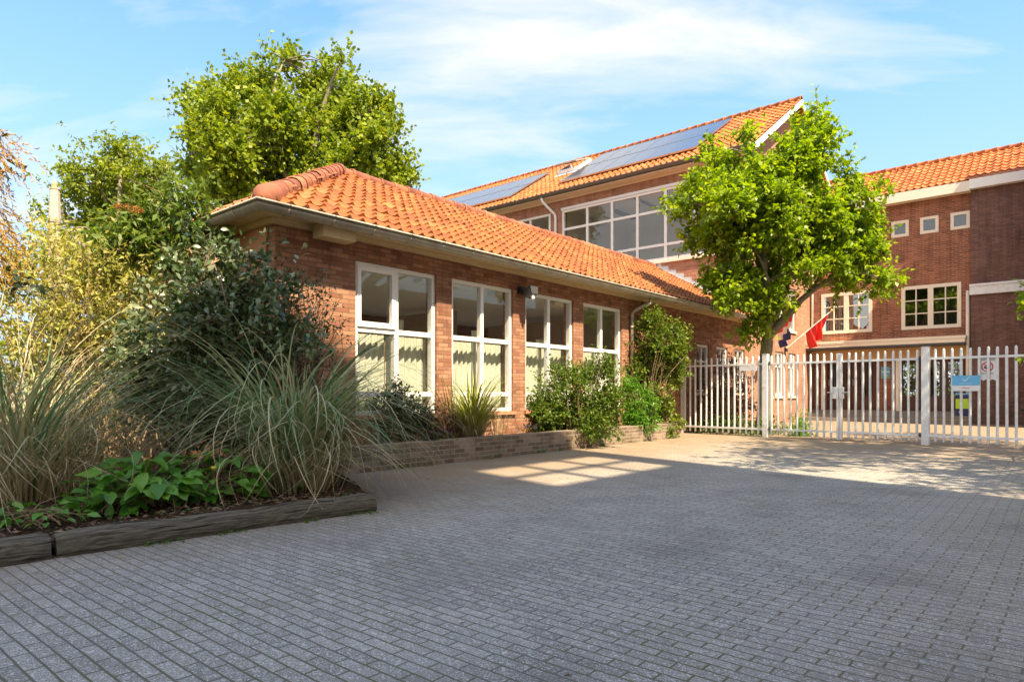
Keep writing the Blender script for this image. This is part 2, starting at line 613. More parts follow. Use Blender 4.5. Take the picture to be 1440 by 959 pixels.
def nrm(a):
    return a / (np.linalg.norm(a, axis=-1, keepdims=True) + 1e-9)


def leaf_arrays(rng, P, A, Nn, L, Wd, fold=.25, curl=.15, fine=False):
    """leaf blades: P base, A axis, Nn normal -> V, F (two quads per leaf if fine)"""
    A = nrm(A); B = nrm(np.cross(A, Nn)); Nn = np.cross(B, A)
    n = len(P)
    L = np.broadcast_to(L, (n,))[:, None]; Wd = np.broadcast_to(Wd, (n,))[:, None]
    if not fine:
        v0 = P
        v1 = P + A * L * .45 + B * Wd * .5 + Nn * Wd * fold
        v2 = P + A * L - Nn * L * curl
        v3 = P + A * L * .45 - B * Wd * .5 + Nn * Wd * fold
        V = np.stack([v0, v1, v2, v3], 1).reshape(-1, 3)
        F = np.arange(n * 4).reshape(-1, 4)
        return V, F, 1
    m0 = P
    m1 = P + A * L * .5 + Nn * L * curl * .3
    m2 = P + A * L - Nn * L * curl
    def side(s):
        a = P + A * L * .28 + B * Wd * .46 * s + Nn * Wd * fold
        b = P + A * L * .66 + B * Wd * .36 * s + Nn * Wd * fold * .7
        return a, b
    a1, b1 = side(1); a2, b2 = side(-1)
    V = np.stack([m0, a1, b1, m2, b2, a2, m1], 1).reshape(-1, 3)
    i = np.arange(n)[:, None] * 7
    F = np.concatenate([i + np.array([[0, 1, 2, 6]]), i + np.array([[6, 2, 3, 4]]), i + np.array([[0, 6, 4, 5]])], 1).reshape(-1, 4)
    return V, F, 3


def broad_leaves(rng, P, A, Nn, L, Wd, curl=.25, fold=.12):
    A = nrm(A); B = nrm(np.cross(A, Nn)); Nn = np.cross(B, A)
    n = len(P); L = L[:, None]; Wd = Wd[:, None]
    st = [(0, .05), (.08, .5), (.22, .92), (.42, 1.), (.62, .82), (.82, .45), (1., .02)]
    cv = curl * rng.uniform(.3, 1.6, (n, 1)); wav = rng.uniform(0, 6, (n, 1))
    V = []
    for t, w in st:
        m = P + A * L * t - Nn * L * cv * t * t
        rp_ = Nn * Wd * .07 * np.sin(wav + t * 9)
        V += [m + B * Wd * .5 * w + Nn * Wd * fold * w + rp_, m, m - B * Wd * .5 * w + Nn * Wd * fold * w - rp_]
    V = np.stack(V, 1).reshape(-1, 3)
    q = []
    for k in range(len(st) - 1):
        q += [[3 * k, 3 * k + 1, 3 * k + 4, 3 * k + 3], [3 * k + 1, 3 * k + 2, 3 * k + 5, 3 * k + 4]]
    F = (np.arange(n)[:, None, None] * (3 * len(st)) + np.array(q)[None]).reshape(-1, 4)
    return V, F, len(q)


def twig_cloud(rng, lobes, n_twigs, per, tlen, up=.35, lo=.35, out=.8):
    """leaf positions along twigs spread through ellipsoid lobes [(c, r)] -> P, twig dir, twig id, twig starts/ends"""
    C = np.array([l[0] for l in lobes], float)
    Rr = np.array([np.broadcast_to(l[1], (3,)) for l in lobes], float)
    w = np.prod(Rr, 1) ** .75; w /= w.sum()
    k = rng.choice(len(lobes), n_twigs, p=w)
    dirs = nrm(rng.normal(size=(n_twigs, 3)))
    fr = rng.uniform(lo ** 3, 1, n_twigs) ** (1 / 3) * rng.uniform(.86, 1.08, n_twigs)
    st = C[k] + dirs * Rr[k] * fr[:, None]
    td = nrm(dirs * out + rng.normal(size=(n_twigs, 3)) * .55 + np.array([0, 0, up]))
    tl = tlen * rng.uniform(.5, 1.3, n_twigs)
    t = (np.arange(per)[None, :] + rng.uniform(0, 1, (n_twigs, per))) / per
    P = st[:, None, :] + td[:, None, :] * (t * tl[:, None])[..., None]
    P = P + rng.normal(size=P.shape) * .025
    return P.reshape(-1, 3), np.repeat(td, per, 0), np.repeat(np.arange(n_twigs), per), st, st + td * tl[:, None]


def foliage(rng, lobes, n_twigs, per, tlen, llen, lwid, mat, parent, name='foliage', up=.35, droop=.3, nup=.7,
            fine=False, lo=.35, out=.8, zmin=None, keep=None, curl=.15, fold=.2):
    P, T, tid, st, en = twig_cloud(rng, lobes, n_twigs, per, tlen, up, lo, out)
    if zmin is not None:
        ok = P[:, 2] > zmin; P, T, tid = P[ok], T[ok], tid[ok]
    if keep is not None:
        ok = keep(P); P, T, tid = P[ok], T[ok], tid[ok]
    n = len(P)
    A = T * .6 + rng.normal(size=(n, 3)) * .75 - np.array([0, 0, droop])
    Nn = rng.normal(size=(n, 3)) * .75 + np.array([0, 0, nup])
    sc = rng.uniform(.65, 1.25, n)
    V, F, k = leaf_arrays(rng, P, A, Nn, llen * sc, lwid * sc, fine=fine, curl=curl, fold=fold)
    tv = rng.uniform(0, 1, n_twigs)
    rnd = np.clip(tv[tid] * .6 + rng.uniform(0, 1, n) * .4, 0, 1)
    o = np_mesh(name, V, F, np.repeat(rnd, k), mat, parent)
    return o, st, en


def branches(mb, rng, root, targets, r0=.05, r1=.008, seg=5, bend=.15):
    root = np.asarray(root, float)
    for tg in targets:
        a = root; b = np.asarray(tg, float)
        L = np.linalg.norm(b - a)
        pts = []
        off = rng.normal(size=3) * bend * L
        off2 = rng.normal(size=3) * bend * .5 * L
        for i in range(6):
            t = i / 5
            pts.append(a + (b - a) * t + off * math.sin(math.pi * t) * .5 + off2 * math.sin(2 * math.pi * t) * .4)
        mb.tube(pts, list(np.linspace(r0, r1, 6)), seg, cap=False)


def blades(rng, c, n, L, wid, mat, parent, name='blades', spread=.35, lean=.8, seg=7, base_r=.15, curl=.4, drop=1.):
    """long arching grass blades from a tuft; world coordinates"""
    az = rng.uniform(0, 2 * math.pi, n)
    Ls = L * rng.uniform(.45, 1.1, n)
    el = rng.uniform(.25, 1., n) ** .6           # 1 = upright at the start
    out = np.stack([np.cos(az), np.sin(az), np.zeros(n)], 1)
    side = np.stack([-np.sin(az), np.cos(az), np.zeros(n)], 1)
    p = np.asarray(c, float) + out * (base_r * rng.uniform(0, 1, n) ** .5)[:, None]
    ang = np.pi / 2 - (1 - el) * lean - rng.uniform(0, .25, n)
    kink = rng.normal(size=n) * curl
    bendr = rng.uniform(.6, 1.6, n) * drop
    Wd = wid * rng.uniform(.6, 1.2, n)
    V = []
    for i in range(seg + 1):
        t = i / seg
        w = Wd * (1 - t ** 2.2) * .5 + .0008
        V.append(p + side * w[:, None]); V.append(p - side * w[:, None])
        st = Ls / seg
        dirv = out * np.cos(ang)[:, None] + np.array([0, 0, 1.]) * np.sin(ang)[:, None] + side * (kink * t)[:, None]
        p = p + nrm(dirv) * st[:, None]
        p[:, 2] = np.maximum(p[:, 2], c[2] - .02 + .05 * rng.uniform(0, 1, n))
        ang = ang - bendr * (.12 + .55 * t) * 2.2 / seg * 1.6
        ang = np.maximum(ang, -1.5)
    V = np.stack(V, 1)                              # n, 2(seg+1), 3
    nvb = 2 * (seg + 1)
    i = (np.arange(n) * nvb)[:, None, None]
    q = np.arange(seg)[None, :, None] * 2
    F = (i + q + np.array([0, 1, 3, 2])[None, None, :]).reshape(-1, 4)
    rnd = np.repeat(rng.uniform(0, 1, n), seg)
    return np_mesh(name, V.reshape(-1, 3), F, rnd, mat, parent, smooth=True)


# ------------------------------------------------------------------ ground
def sheet(name, mat, x0, x1, y0, y1, z, nx=1, ny=1, zf=None, school=True):
    mb = MB(school)
    xs = np.linspace(x0, x1, nx + 1); ys = np.linspace(y0, y1, ny + 1)
    vs = [(x, y, z + (zf(x, y) if zf else 0)) for y in ys for x in xs]
    fs = [(j * (nx + 1) + i, j * (nx + 1) + i + 1, (j + 1) * (nx + 1) + i + 1, (j + 1) * (nx + 1) + i) for j in range(ny) for i in range(nx)]
    mb.add(vs, fs)
    return mb.build(name, mat)


g = sheet('ground', M['ground'], -900, 900, -900, 900, -.05)
setprops(g, kind='structure')
pv = sheet('paving', M['paving'], -14, 21.6, -16, 0.0, 0.0)
setprops(pv, kind='structure')

# planted bed on the left: soil behind the log kerb
LOGA = np.array([-1.27, 5.93]); LOGB = np.array([-2.97, 4.25])
ldir = (LOGB - LOGA) / np.linalg.norm(LOGB - LOGA)
lnor = np.array([-ldir[1], ldir[0]])
if lnor @ np.array([-1, 1]) < 0:
    lnor = -lnor
bed = MB(False)
rngb = np.random.default_rng(3)
nx_, ny_ = 60, 50
bw = W([(-1.3, 0, 0)])[0]
vs = []
for j in range(ny_ + 1):
    for i in range(nx_ + 1):
        a = LOGA + ldir * (i / nx_) * 7.5
        # far edge: the low building's corner and beyond it
        e0 = np.array([-2.6, 8.9]); e1 = np.array([-12., 11.])
        e = e0 + (e1 - e0) * (i / nx_)
        p = a + (e - a) * (j / ny_)
        z = .095 + .05 * math.sin(p[0] * 2.1 + p[1]) * math.sin(p[1] * 1.7) + rngb.uniform(-.012, .012) + .05 * min(1, j / 12)
        vs.append((p[0], p[1], z))
fs = [(j * (nx_ + 1) + i, j * (nx_ + 1) + i + 1, (j + 1) * (nx_ + 1) + i + 1, (j + 1) * (nx_ + 1) + i) for j in range(ny_) for i in range(nx_)]
bed.add(vs, fs)
# skirt so that the bed's open right end is a bank of earth
ring = [j * (nx_ + 1) for j in range(ny_ + 1)]
bed.add([vs[k] for k in ring] + [(vs[k][0] + .06, vs[k][1], -.05) for k in ring], [(j, j + 1, ny_ + 2 + j, ny_ + 1 + j) for j in range(ny_)])
o = bed.build('soil_bed', M['soil'], smooth=True)
setprops(o, kind='structure')


def log(name, a, b, label, r=.092):
    """weathered round-topped timber lying on the paving"""
    rng = np.random.default_rng(int(abs(a[0]) * 100))
    mb = MB(False)
    a = np.array([a[0], a[1]]); b = np.array([b[0], b[1]])
    L = np.linalg.norm(b - a); d = (b - a) / L; nn = np.array([-d[1], d[0]])
    prof = [(-1.0, 0.), (-1.08, .35), (-1.03, .8), (-.86, 1.28), (-.5, 1.58), (0, 1.66), (.5, 1.58), (.86, 1.28), (1.03, .8), (1.08, .35), (1.0, 0.)]
    ns = 40
    vs = []; fs = []; uvs = []
    npf = len(prof)
    wobx = np.cumsum(rng.normal(size=ns + 1)) * .0025
    for i in range(ns + 1):
        t = i / ns
        s = 1 + .05 * math.sin(t * 9) + .03 * math.sin(t * 23 + 1)
        if i in (0, ns):
            s *= .93
        for k, (px, pz) in enumerate(prof):
            jx = rng.normal() * .0025; jz = rng.normal() * .0025
            q = a + d * (L * t) + nn * (px * r * s + wobx[i] + jx)
            vs.append((q[0], q[1], max(0, pz * r * s + jz * (pz > 0))))
    for i in range(ns):
        for k in range(npf - 1):
            fs.append((i * npf + k, i * npf + k + 1, (i + 1) * npf + k + 1, (i + 1) * npf + k))
            u0, u1 = L * i / ns, L * (i + 1) / ns
            uvs.append([(u0, k * .05), (u0, (k + 1) * .05), (u1, (k + 1) * .05), (u1, k * .05)])
    fs.append(tuple(range(npf))); uvs.append(None)
    fs.append(tuple(ns * npf + k for k in range(npf))[::-1]); uvs.append(None)
    mb.add(vs, fs, uvs)
    o = mb.build(name, M['log'], smooth=False)
    setprops(o, label, 'log', 'timber logs edging the planted bed')


log('kerb_log', LOGA, LOGB + ldir * -.01, 'long weathered timber log edging the leafy bed, with a free dark end')
log('kerb_log', LOGB + ldir * .02, LOGB + ldir * 2.4, 'shorter timber log butted against the left end of the long one')


# ------------------------------------------------------------------ building helpers
def wall(mb, fn, a0, a1, z0, z1, holes, rev=.13, inner=None):
    """fn(a, z, d) -> school point; d = depth into the wall. Front skin with openings, reveals, optional inner skin"""
    As = sorted(set([a0, a1] + [h[0] for h in holes] + [h[1] for h in holes]))
    Zs = sorted(set([z0, z1] + [h[2] for h in holes] + [h[3] for h in holes]))
    for d in ([0.] if inner is None else [0., inner]):
        for i in range(len(As) - 1):
            for j in range(len(Zs) - 1):
                am, zm = (As[i] + As[i + 1]) / 2, (Zs[j] + Zs[j + 1]) / 2
                if any(h[0] < am < h[1] and h[2] < zm < h[3] for h in holes):
                    continue
                mb.quad(fn(As[i], Zs[j], d), fn(As[i + 1], Zs[j], d), fn(As[i + 1], Zs[j + 1], d), fn(As[i], Zs[j + 1], d))
    dd = inner if inner is not None else rev
    for h in holes:
        x0, x1, y0, y1 = h[:4]
        mb.quad(fn(x0, y0, 0), fn(x0, y1, 0), fn(x0, y1, dd), fn(x0, y0, dd))
        mb.quad(fn(x1, y0, 0), fn(x1, y0, dd), fn(x1, y1, dd), fn(x1, y1, 0))
        mb.quad(fn(x0, y1, 0), fn(x1, y1, 0), fn(x1, y1, dd), fn(x0, y1, dd))
        mb.quad(fn(x0, y0, 0), fn(x0, y0, dd), fn(x1, y0, dd), fn(x1, y0, 0))


FY = lambda a, z, d: (a, d, z)                       # facade plane y = 0 facing -y
def FX(x):
    return lambda a, z, d: (x + d, a, z)             # plane x facing -x


def bars(mb, fn, rects, d0, d1):
    for (a0, a1, z0, z1) in rects:
        p = fn(a0, z0, d0); q = fn(a1, z1, d1)
        mb.box(p, q)


def window(parent, fn, a0, a1, z0, z1, vs=(), hs=(), fw=.06, bw=.05, d=.05, depth=.08, mat='white', glass='glass', gd=None, extra=None, sill=None, sillmat='cream', label=None):
    """frame with mullions vs and transoms hs; pane and sill are children of the window"""
    e = .003
    mb = MB()
    A0, A1, Z0, Z1 = a0 + e, a1 - e, z0 + e, z1 - e
    bars(mb, fn, [(A0, A0 + fw, Z0, Z1), (A1 - fw, A1, Z0, Z1), (A0 + fw, A1 - fw, Z0, Z0 + fw), (A0 + fw, A1 - fw, Z1 - fw, Z1)], d, d + depth)
    for x in vs:
        w = bw
        if isinstance(x, tuple): x, w = x
        bars(mb, fn, [(x - w / 2, x + w / 2, Z0 + fw, Z1 - fw)], d + .004, d + depth - .004)
    for z in hs:
        w = bw
        if isinstance(z, tuple): z, w = z
        bars(mb, fn, [(A0 + fw, A1 - fw, z - w / 2, z + w / 2)], d + .010, d + depth - .010)
    if extra:
        for (r_, dd0, dd1) in extra:
            bars(mb, fn, [r_], dd0, dd1)
    o = mb.build('window', M[mat], parent)
    if label: o['label'] = label
    g_ = MB()
    gg = d + depth * .5 if gd is None else gd
    g_.quad(fn(A0 + fw * .5, Z0 + fw * .5, gg), fn(A1 - fw * .5, Z0 + fw * .5, gg), fn(A1 - fw * .5, Z1 - fw * .5, gg), fn(A0 + fw * .5, Z1 - fw * .5, gg))
    g_.build('pane', M[glass], o)
    if sill:
        s_ = MB()
        p = fn(a0 - .04, z0 - sill, -.05); q = fn(a1 + .04, z0 - .003, .045)
        s_.box(p, q)
        s_.build('sill', M[sillmat], o)
    return o


def tile_field(mb, rng, org, ax, up, nor, width, length, pitch=.22, course=.33, inside=None, amp=.034, nx=8, lift=.034):
    """pantile roof slope as modelled S tiles; org school point at the eave, ax along it, up the slope, nor outwards"""
    org, ax, up, nor = (np.asarray(q, float) for q in (org, ax, up, nor))
    nc = int(math.ceil(width / pitch)); nr = int(math.ceil(length / course))
    ts = np.linspace(0, 1, nx + 1)
    prof = np.where(ts < .62, -np.sin(ts / .62 * math.pi) * .55, np.sin((ts - .62) / .38 * math.pi) * 1.0) * amp
    for j in range(nr):
        for i in range(nc):
            u0 = i * pitch; v0 = j * course
            cu, cv = u0 + pitch / 2, v0 + course / 2
            if inside and not inside(cu, cv):
                continue
            v1 = min(v0 + course * 1.05, length)
            jit = rng.normal() * .004; jv = rng.normal() * .009
            mb.cur_r = float(np.clip(rng.normal(.5, .22), 0, 1))
            vs = []; uvs_r = []
            for (vv, hh) in ((v0 + jv, lift - .036), (v0 + jv, lift), (v1, .0)):
                for t, h in zip(ts, prof):
                    vs.append(org + ax * (u0 + t * pitch) + up * vv + nor * (h + hh + jit))
            n1 = nx + 1
            fs = []; uvs = []
            for r_ in range(2):
                for k in range(nx):
                    fs.append((r_ * n1 + k, r_ * n1 + k + 1, (r_ + 1) * n1 + k + 1, (r_ + 1) * n1 + k))
                    va, vb = (v0 - .02, v0) if r_ == 0 else (v0, v1)
                    ua, ub = u0 + ts[k] * pitch, u0 + ts[k + 1] * pitch
                    uvs.append([(ua, va), (ub, va), (ub, vb), (ua, vb)])
            mb.add(vs, fs, uvs)
    return mb


def ridge_caps(mb, rng, a, b, r=.12, step=.36, sag=.0, first_dome=False, down=None):
    a = np.asarray(a, float); b = np.asarray(b, float)
    L = np.linalg.norm(b - a); d = (b - a) / L
    up = np.array([0, 0, 1.]); up = up - d * (up @ d); up /= np.linalg.norm(up)
    sd = np.cross(d, up)
    n = int(L / step)
    seg = 8
    for i in range(n + 1):
        mb.cur_r = float(np.clip(rng.normal(.5, .28), 0, 1))
        t0 = i * step; t1 = min(L, t0 + step * 1.08)
        if t1 - t0 < .05: break
        vs = []; fs = []
        rows = [(t0, r * 1.13 - .015), (t0, r * 1.13), (t0 + .05, r * 1.13), (t0 + .052, r * 1.04), (t1, r * .93)]
        if i == 0 and first_dome:
            rows = [(t0 - .14, r * .1), (t0 - .12, r * .55), (t0 - .06, r * 1.0), (t0 + .03, r * 1.2)] + [(t0 + .12, r * 1.18), (t1, r * 1.05)]
        jr = 1 + rng.normal() * .03
        for (tt, rr) in rows:
            for k in range(seg + 1):
                an = math.pi * (k / seg * 1.24 - .12)
                vs.append(a + d * tt + sd * math.cos(an) * rr * jr + up * (math.sin(an) * rr * jr - .02))
        for q in range(len(rows) - 1):
            for k in range(seg):
                fs.append((q * (seg + 1) + k, q * (seg + 1) + k + 1, (q + 1) * (seg + 1) + k + 1, (q + 1) * (seg + 1) + k))
        mb.add(vs, fs, [[(vs[k] @ d, vs[k][2] * 1.5 + k * .01) for k in f] for f in fs])
    return mb


def gutter(mb, path, r=.075, side=None, br=.66):
    """half-round gutter swept along a level path (list of school points); bead on the outer lip, brackets"""
    pts = [np.asarray(p, float) for p in path]
    seg = 8
    rings = []
    for i, p in enumerate(pts):
        if i == 0: t = pts[1] - p; sc = 1.
        elif i == len(pts) - 1: t = p - pts[i - 1]; sc = 1.
        else:
            a = pts[i] - pts[i - 1]; b = pts[i + 1] - pts[i]
            a /= np.linalg.norm(a); b /= np.linalg.norm(b)
            t = a + b; sc = 1 / max(.3, math.cos(math.acos(np.clip(a @ b, -1, 1)) / 2))
        t = t / np.linalg.norm(t)
        o_ = np.array([t[1], -t[0], 0.]) * side         # outwards
        rings.append((p, o_ * sc, t))
    prof = [(math.cos(math.pi * k / seg), -math.sin(math.pi * k / seg)) for k in range(seg + 1)]     # outer lip .. inner lip
    bead = [(1 + .17 * (math.cos(x) + 0), .1 + .17 * math.sin(x)) for x in np.linspace(-math.pi * .5, math.pi * 1.2, 7)][::-1]
    prof = bead + prof
    inner = [(px * .93, pz * .93 + .02) for (px, pz) in prof[len(bead):]][::-1]
    full = prof + inner
    vs = []
    for (p, o_, t) in rings:
        for (px, pz) in full:
            vs.append(p + o_ * px * r + np.array([0, 0, pz * r]))
    n = len(full); fs = []; uvs = []
    acc = 0
    for i in range(len(rings) - 1):
        L = np.linalg.norm(pts[i + 1] - pts[i])
        for k in range(n - 1):
            fs.append((i * n + k, (i + 1) * n + k, (i + 1) * n + k + 1, i * n + k + 1))
            uvs.append([(acc, k * .02), (acc + L, k * .02), (acc + L, (k + 1) * .02), (acc, (k + 1) * .02)])
        acc += L
    mb.add(vs, fs, uvs)
    # bracket straps
    for i in range(len(pts) - 1):
        a, b = pts[i], pts[i + 1]
        L = np.linalg.norm(b - a); t = (b - a) / L
        o_ = np.array([t[1], -t[0], 0.]) * side
        k = br * .5
        while k < L:
            c = a + t * k
            vs = []
            for dt in (-.014, .014):
                for (px, pz) in prof[len(bead) - 3:]:
                    vs.append(c + t * dt + o_ * px * r * 1.07 + np.array([0, 0, pz * r * 1.07]))
            m_ = len(vs) // 2
            mb.add(vs, [(q, q + 1, m_ + q + 1, m_ + q) for q in range(m_ - 1)])
            k += br
    return mb


# ------------------------------------------------------------------ low school wing
rng = np.random.default_rng(11)
XL, XR, YB = -1.27, 15.1, 6.65
ZW = 3.34
WIN = [(0., 1.606), (1.955, 3.55), (3.915, 5.5), (5.86, 7.43)]
SMALL = [(11.45, 12.25), (12.78, 13.58), (14.12, 14.92)]
low = sthing('school_wing', 'low brick school wing with tall white windows and an orange pantile hipped roof', 'building', (6.9, 3., 0))
mb = MB()
holes = [(a, b, .72, 3.0) for a, b in WIN] + [(a, b, 1.08, 2.43) for a, b in SMALL]
wall(mb, FY, XL, XR, 0, ZW, holes, inner=.26)
mb.quad((XL, 0, 0), (XL, 0, ZW), (XL, YB, ZW), (XL, YB, 0))
wall(mb, lambda a, z, d: (a, YB - d, z), XL, XR, 0, ZW, [(-.6, 4.6, 1.0, 2.5), (5.2, 10., 1.0, 2.5)], inner=.2)  # unseen back openings added to brighten the rooms
mb.build('wall', M['brick_low'], low)
# rooms
mb = MB()
mb.quad((XL + .27, .27, .3), (10.2, .27, .3), (10.2, 6.4, .3), (XL + .27, 6.4, .3))
mb.quad((10.2, .27, .3), (10.2, 6.4, .3), (10.2, 6.4, 3.14), (10.2, .27, 3.14))
mb.quad((XL + .27, .27, .3), (XL + .27, 6.4, .3), (XL + .27, 6.4, 3.14), (XL + .27, .27, 3.14))
mb.cur_m = 2
mb.quad((XL + .27, .27, 3.14), (XR, .27, 3.14), (XR, 6.4, 3.14), (XL + .27, 6.4, 3.14))
mb.cur_m = 1
mb.quad((10.3, 2., .3), (XR, 2., .3), (XR, 2., 3.1), (10.3, 2., 3.1))
mb.box((5.0, 3.2, .3), (5.25, 5.1, 3.0)); mb.box((1.2, 3.2, .3), (1.45, 5.1, 3.0)); mb.box((8.4, 2.2, .3), (8.7, 5.1, 3.0))
mb.cur_m = 0
for k in range(5):
    mb.box((.2 + k * 2., 1.0, 3.06), (1.5 + k * 2., 1.25, 3.13))
mb.build('interior', [M['interior'], M['interior_brown'], M['ceiling']], low)

for i, (a, b) in enumerate(WIN):
    c = (a + b) / 2
    ex = None
    if i == 0:      # the first window has an opening sash
        ex = [((a + .055, a + .125, 2.04, 2.94), .03, .10), ((c - .10, c - .03, 2.04, 2.94), .03, .10),
              ((a + .125, c - .10, 2.04, 2.12), .03, .10), ((a + .125, c - .10, 2.87, 2.94), .03, .10)]
    window(low, FY, a, b, .72, 3.0, vs=[(c, .075)], hs=[(2.0, .075), (1.035, .075)], fw=.065, d=.045, depth=.10, extra=ex, sill=.06, sillmat='boards')
for a, b in SMALL:
    window(low, FY, a, b, 1.08, 2.43, vs=[((a + b) / 2, .04)], hs=[(1.95, .05)], fw=.07, sill=.09, sillmat='cream')

# roof: front slope, hip slope, ridge, hips
EY, EZ = -.43, 3.425
EX = -1.70
RY, RZ = 3.29, 5.50
sl = np.array([0, RY - EY, RZ - EZ]); SLEN = np.linalg.norm(sl); sl /= SLEN
nr_ = np.array([0, -sl[2], sl[1]])
hw = RY - EY
mb = MB()
mb.quad((EX, EY, EZ - .05), (XR, EY, EZ - .05), (XR, RY, RZ - .05), (EX + hw, RY, RZ - .05))
mb.quad((EX, 2 * RY - EY, EZ - .05), (EX + hw, RY, RZ - .05), (XR, RY, RZ - .05), (XR, 2 * RY - EY, EZ - .05))
mb.add([(EX, EY, EZ - .05), (EX + hw, RY, RZ - .05), (EX, 2 * RY - EY, EZ - .05)], [(0, 1, 2)])
tile_field(mb, rng, (EX, EY, EZ), (1, 0, 0), sl, nr_, XR - EX - .02, SLEN - .03, inside=lambda u, v: u > v / SLEN * hw - .05)
slx = np.array([RY - EY, 0, RZ - EZ]); slx /= np.linalg.norm(slx)
tile_field(mb, rng, (EX, 2 * RY - EY, EZ), (0, -1, 0), slx, np.array([-slx[2], 0, slx[0]]), 2 * hw, SLEN - .03, inside=lambda u, v: u > v / SLEN * hw - .05 and u < 2 * hw - v / SLEN * hw + .05)
roof = mb.build('roof', M['tile_low'], low)
mb = MB()
ridge_caps(mb, rng, (EX + .1, EY + .1, EZ + .08), (EX + hw, RY, RZ + .07), .135, .37, first_dome=True)
ridge_caps(mb, rng, (EX + .1, 2 * RY - EY - .1, EZ + .08), (EX + hw, RY, RZ + .07), .125, .37, first_dome=True)
ridge_caps(mb, rng, (EX + hw - .1, RY, RZ + .03), (XR, RY, RZ + .03), .115, .36)
mb.build('ridge_tiles', M['ridge'], roof, smooth=True)

mb = MB()
gutter(mb, [(EX - .02, 2 * RY - EY, 3.375), (EX - .02, EY - .02, 3.375), (XR - .02, EY - .02, 3.365)], .1, side=1)
mb.build('gutter', M['zinc'], low, smooth=True)
mb = MB()      # eaves: soffit boards, plate and bracket blocks
mb.box((EX + .05, EY + .055, 3.345), (XR - .01, .0, 3.375))
mb.box((EX + .05, .0, 3.345), (XL - .003, YB, 3.375))
mb.box((XL - .02, -.075, 3.27), (XR - .01, -.003, 3.342))
mb.box((XL - .09, -.073, 3.27), (XL - .022, YB, 3.342))
mb.build('eaves_board', M['timber'], low)
mb = MB(); mb.box((-.76, -.34, 3.16), (-.24, -.08, 3.343)); mb.build('eaves_box', M['timber'], low)
mb = MB()
mb.box((XL - .035, .18, 2.55), (XL - .003, 6., 3.26)); mb.build('cladding', M['boards'], low)
# downpipe at the planter's far end
mb = MB()
mb.tube([(8.05, -.42, 3.29), (8.03, -.40, 3.16), (7.8, -.2, 3.02), (7.78, -.075, 2.93), (7.78, -.075, .35)], .042, 10)
for z in (2.6, 1.3): mb.tube([(7.78, -.075, z - .025), (7.78, -.075, z + .025)], .052, 10)
mb.build('downpipe', M['zinc'], low, smooth=True)
# stepped lead flashing against the tall wall
mb = MB()
nst = 13
for k in range(nst):
    t0, t1 = k / nst, (k + 1) / nst
    ya, yb = EY + (RY - EY) * t0, EY + (RY - EY) * t1
    za, zb = EZ + (RZ - EZ) * t0, EZ + (RZ - EZ) * t1
    x = XR - .008 - .003 * (k % 2)
    mb.add([(x, ya, za + .03), (x, yb + .02, zb + .03), (x, yb + .02, zb + .15), (x, ya + .02, zb + .13)], [(0, 1, 2, 3)])
    mb.add([(x - .003, ya, za + .045), (x - .003, yb, zb + .045), (x - .13, yb, zb + .055), (x - .13, ya, za + .055)], [(0, 1, 2, 3)])
mb.build('flashing', M['lead'], low)

# lamp under the eaves
l = sthing('flood_lamp', 'small black security flood lamp under the gutter between second and third tall window', 'lamp', (3.72, -.02, 2.9))
mb = MB(); mb.box((3.66, -.10, 2.92), (3.80, -.003, 3.05)); mb.tube([(3.73, -.10, 2.98), (3.73, -.2, 2.95)], .018, 8); mb.build('bracket', M['black'], l)
mb = MB(); mb.add([(3.66, -.19, 2.83), (3.84, -.19, 2.83), (3.84, -.36, 2.9), (3.66, -.36, 2.9), (3.64, -.17, 2.99), (3.86, -.17, 2.99), (3.86, -.34, 3.05), (3.64, -.34, 3.05)],
                  [(0, 3, 2, 1), (4, 5, 6, 7), (0, 1, 5, 4), (1, 2, 6, 5), (2, 3, 7, 6), (3, 0, 4, 7)]); mb.build('lamp_housing', M['darkgrey'], l)
mb = MB(); mb.tube([(3.74, -.3, 2.88), (3.74, -.33, 2.80)], [.03, .035], 10); mb.build('sensor', M['white'], l)

# curtains
clab = ['pale green patterned curtains behind the tall window with the open-framed sash', 'pale green patterned curtains in the tall window behind the spiky grass tuft',
        'pale green patterned curtains in the tall window right of the flood lamp', 'pale green patterned curtains in the tall window nearest the downpipe']
for i, (a, b) in enumerate(WIN):
    mb = MB()
    rr = np.random.default_rng(40 + i)
    def drape(x0, x1, z0, z1, y=.31, amp=.024, per=.125):
        n = int((x1 - x0) / .012)
        ph = rr.uniform(0, 6)
        xs = np.linspace(x0, x1, n + 1)
        yy = y + amp * np.sin(xs / per * 2 * math.pi + ph + 1.2 * np.sin(xs * 5 + ph)) * (1 + .3 * np.sin(xs * 11))
        vs = [(x, q, z0) for x, q in zip(xs, yy)] + [(x, y + (q - y) * .8, z1) for x, q in zip(xs, yy)]
        arc = np.concatenate([[0], np.cumsum(np.hypot(np.diff(xs), np.diff(yy)))])
        mb.add(vs, [(k, k + 1, n + 2 + k, n + 1 + k) for k in range(n)], [[(arc[k], z0), (arc[k + 1], z0), (arc[k + 1], z1), (arc[k], z1)] for k in range(n)])
    g0 = .05 if i else .0
    drape(a - .12, (a + b) / 2 - .02, .70, 1.96)
    drape((a + b) / 2 + .0, b + .28, .70, 1.96)
    drape(b - .52, b - .2, .9, 2.28 - .05 * i, y=.6, per=.09)
    o = mb.build('curtain', M['curtain'], smooth=True)
    setprops(o, clab[i], 'curtain', 'curtains behind the tall windows')

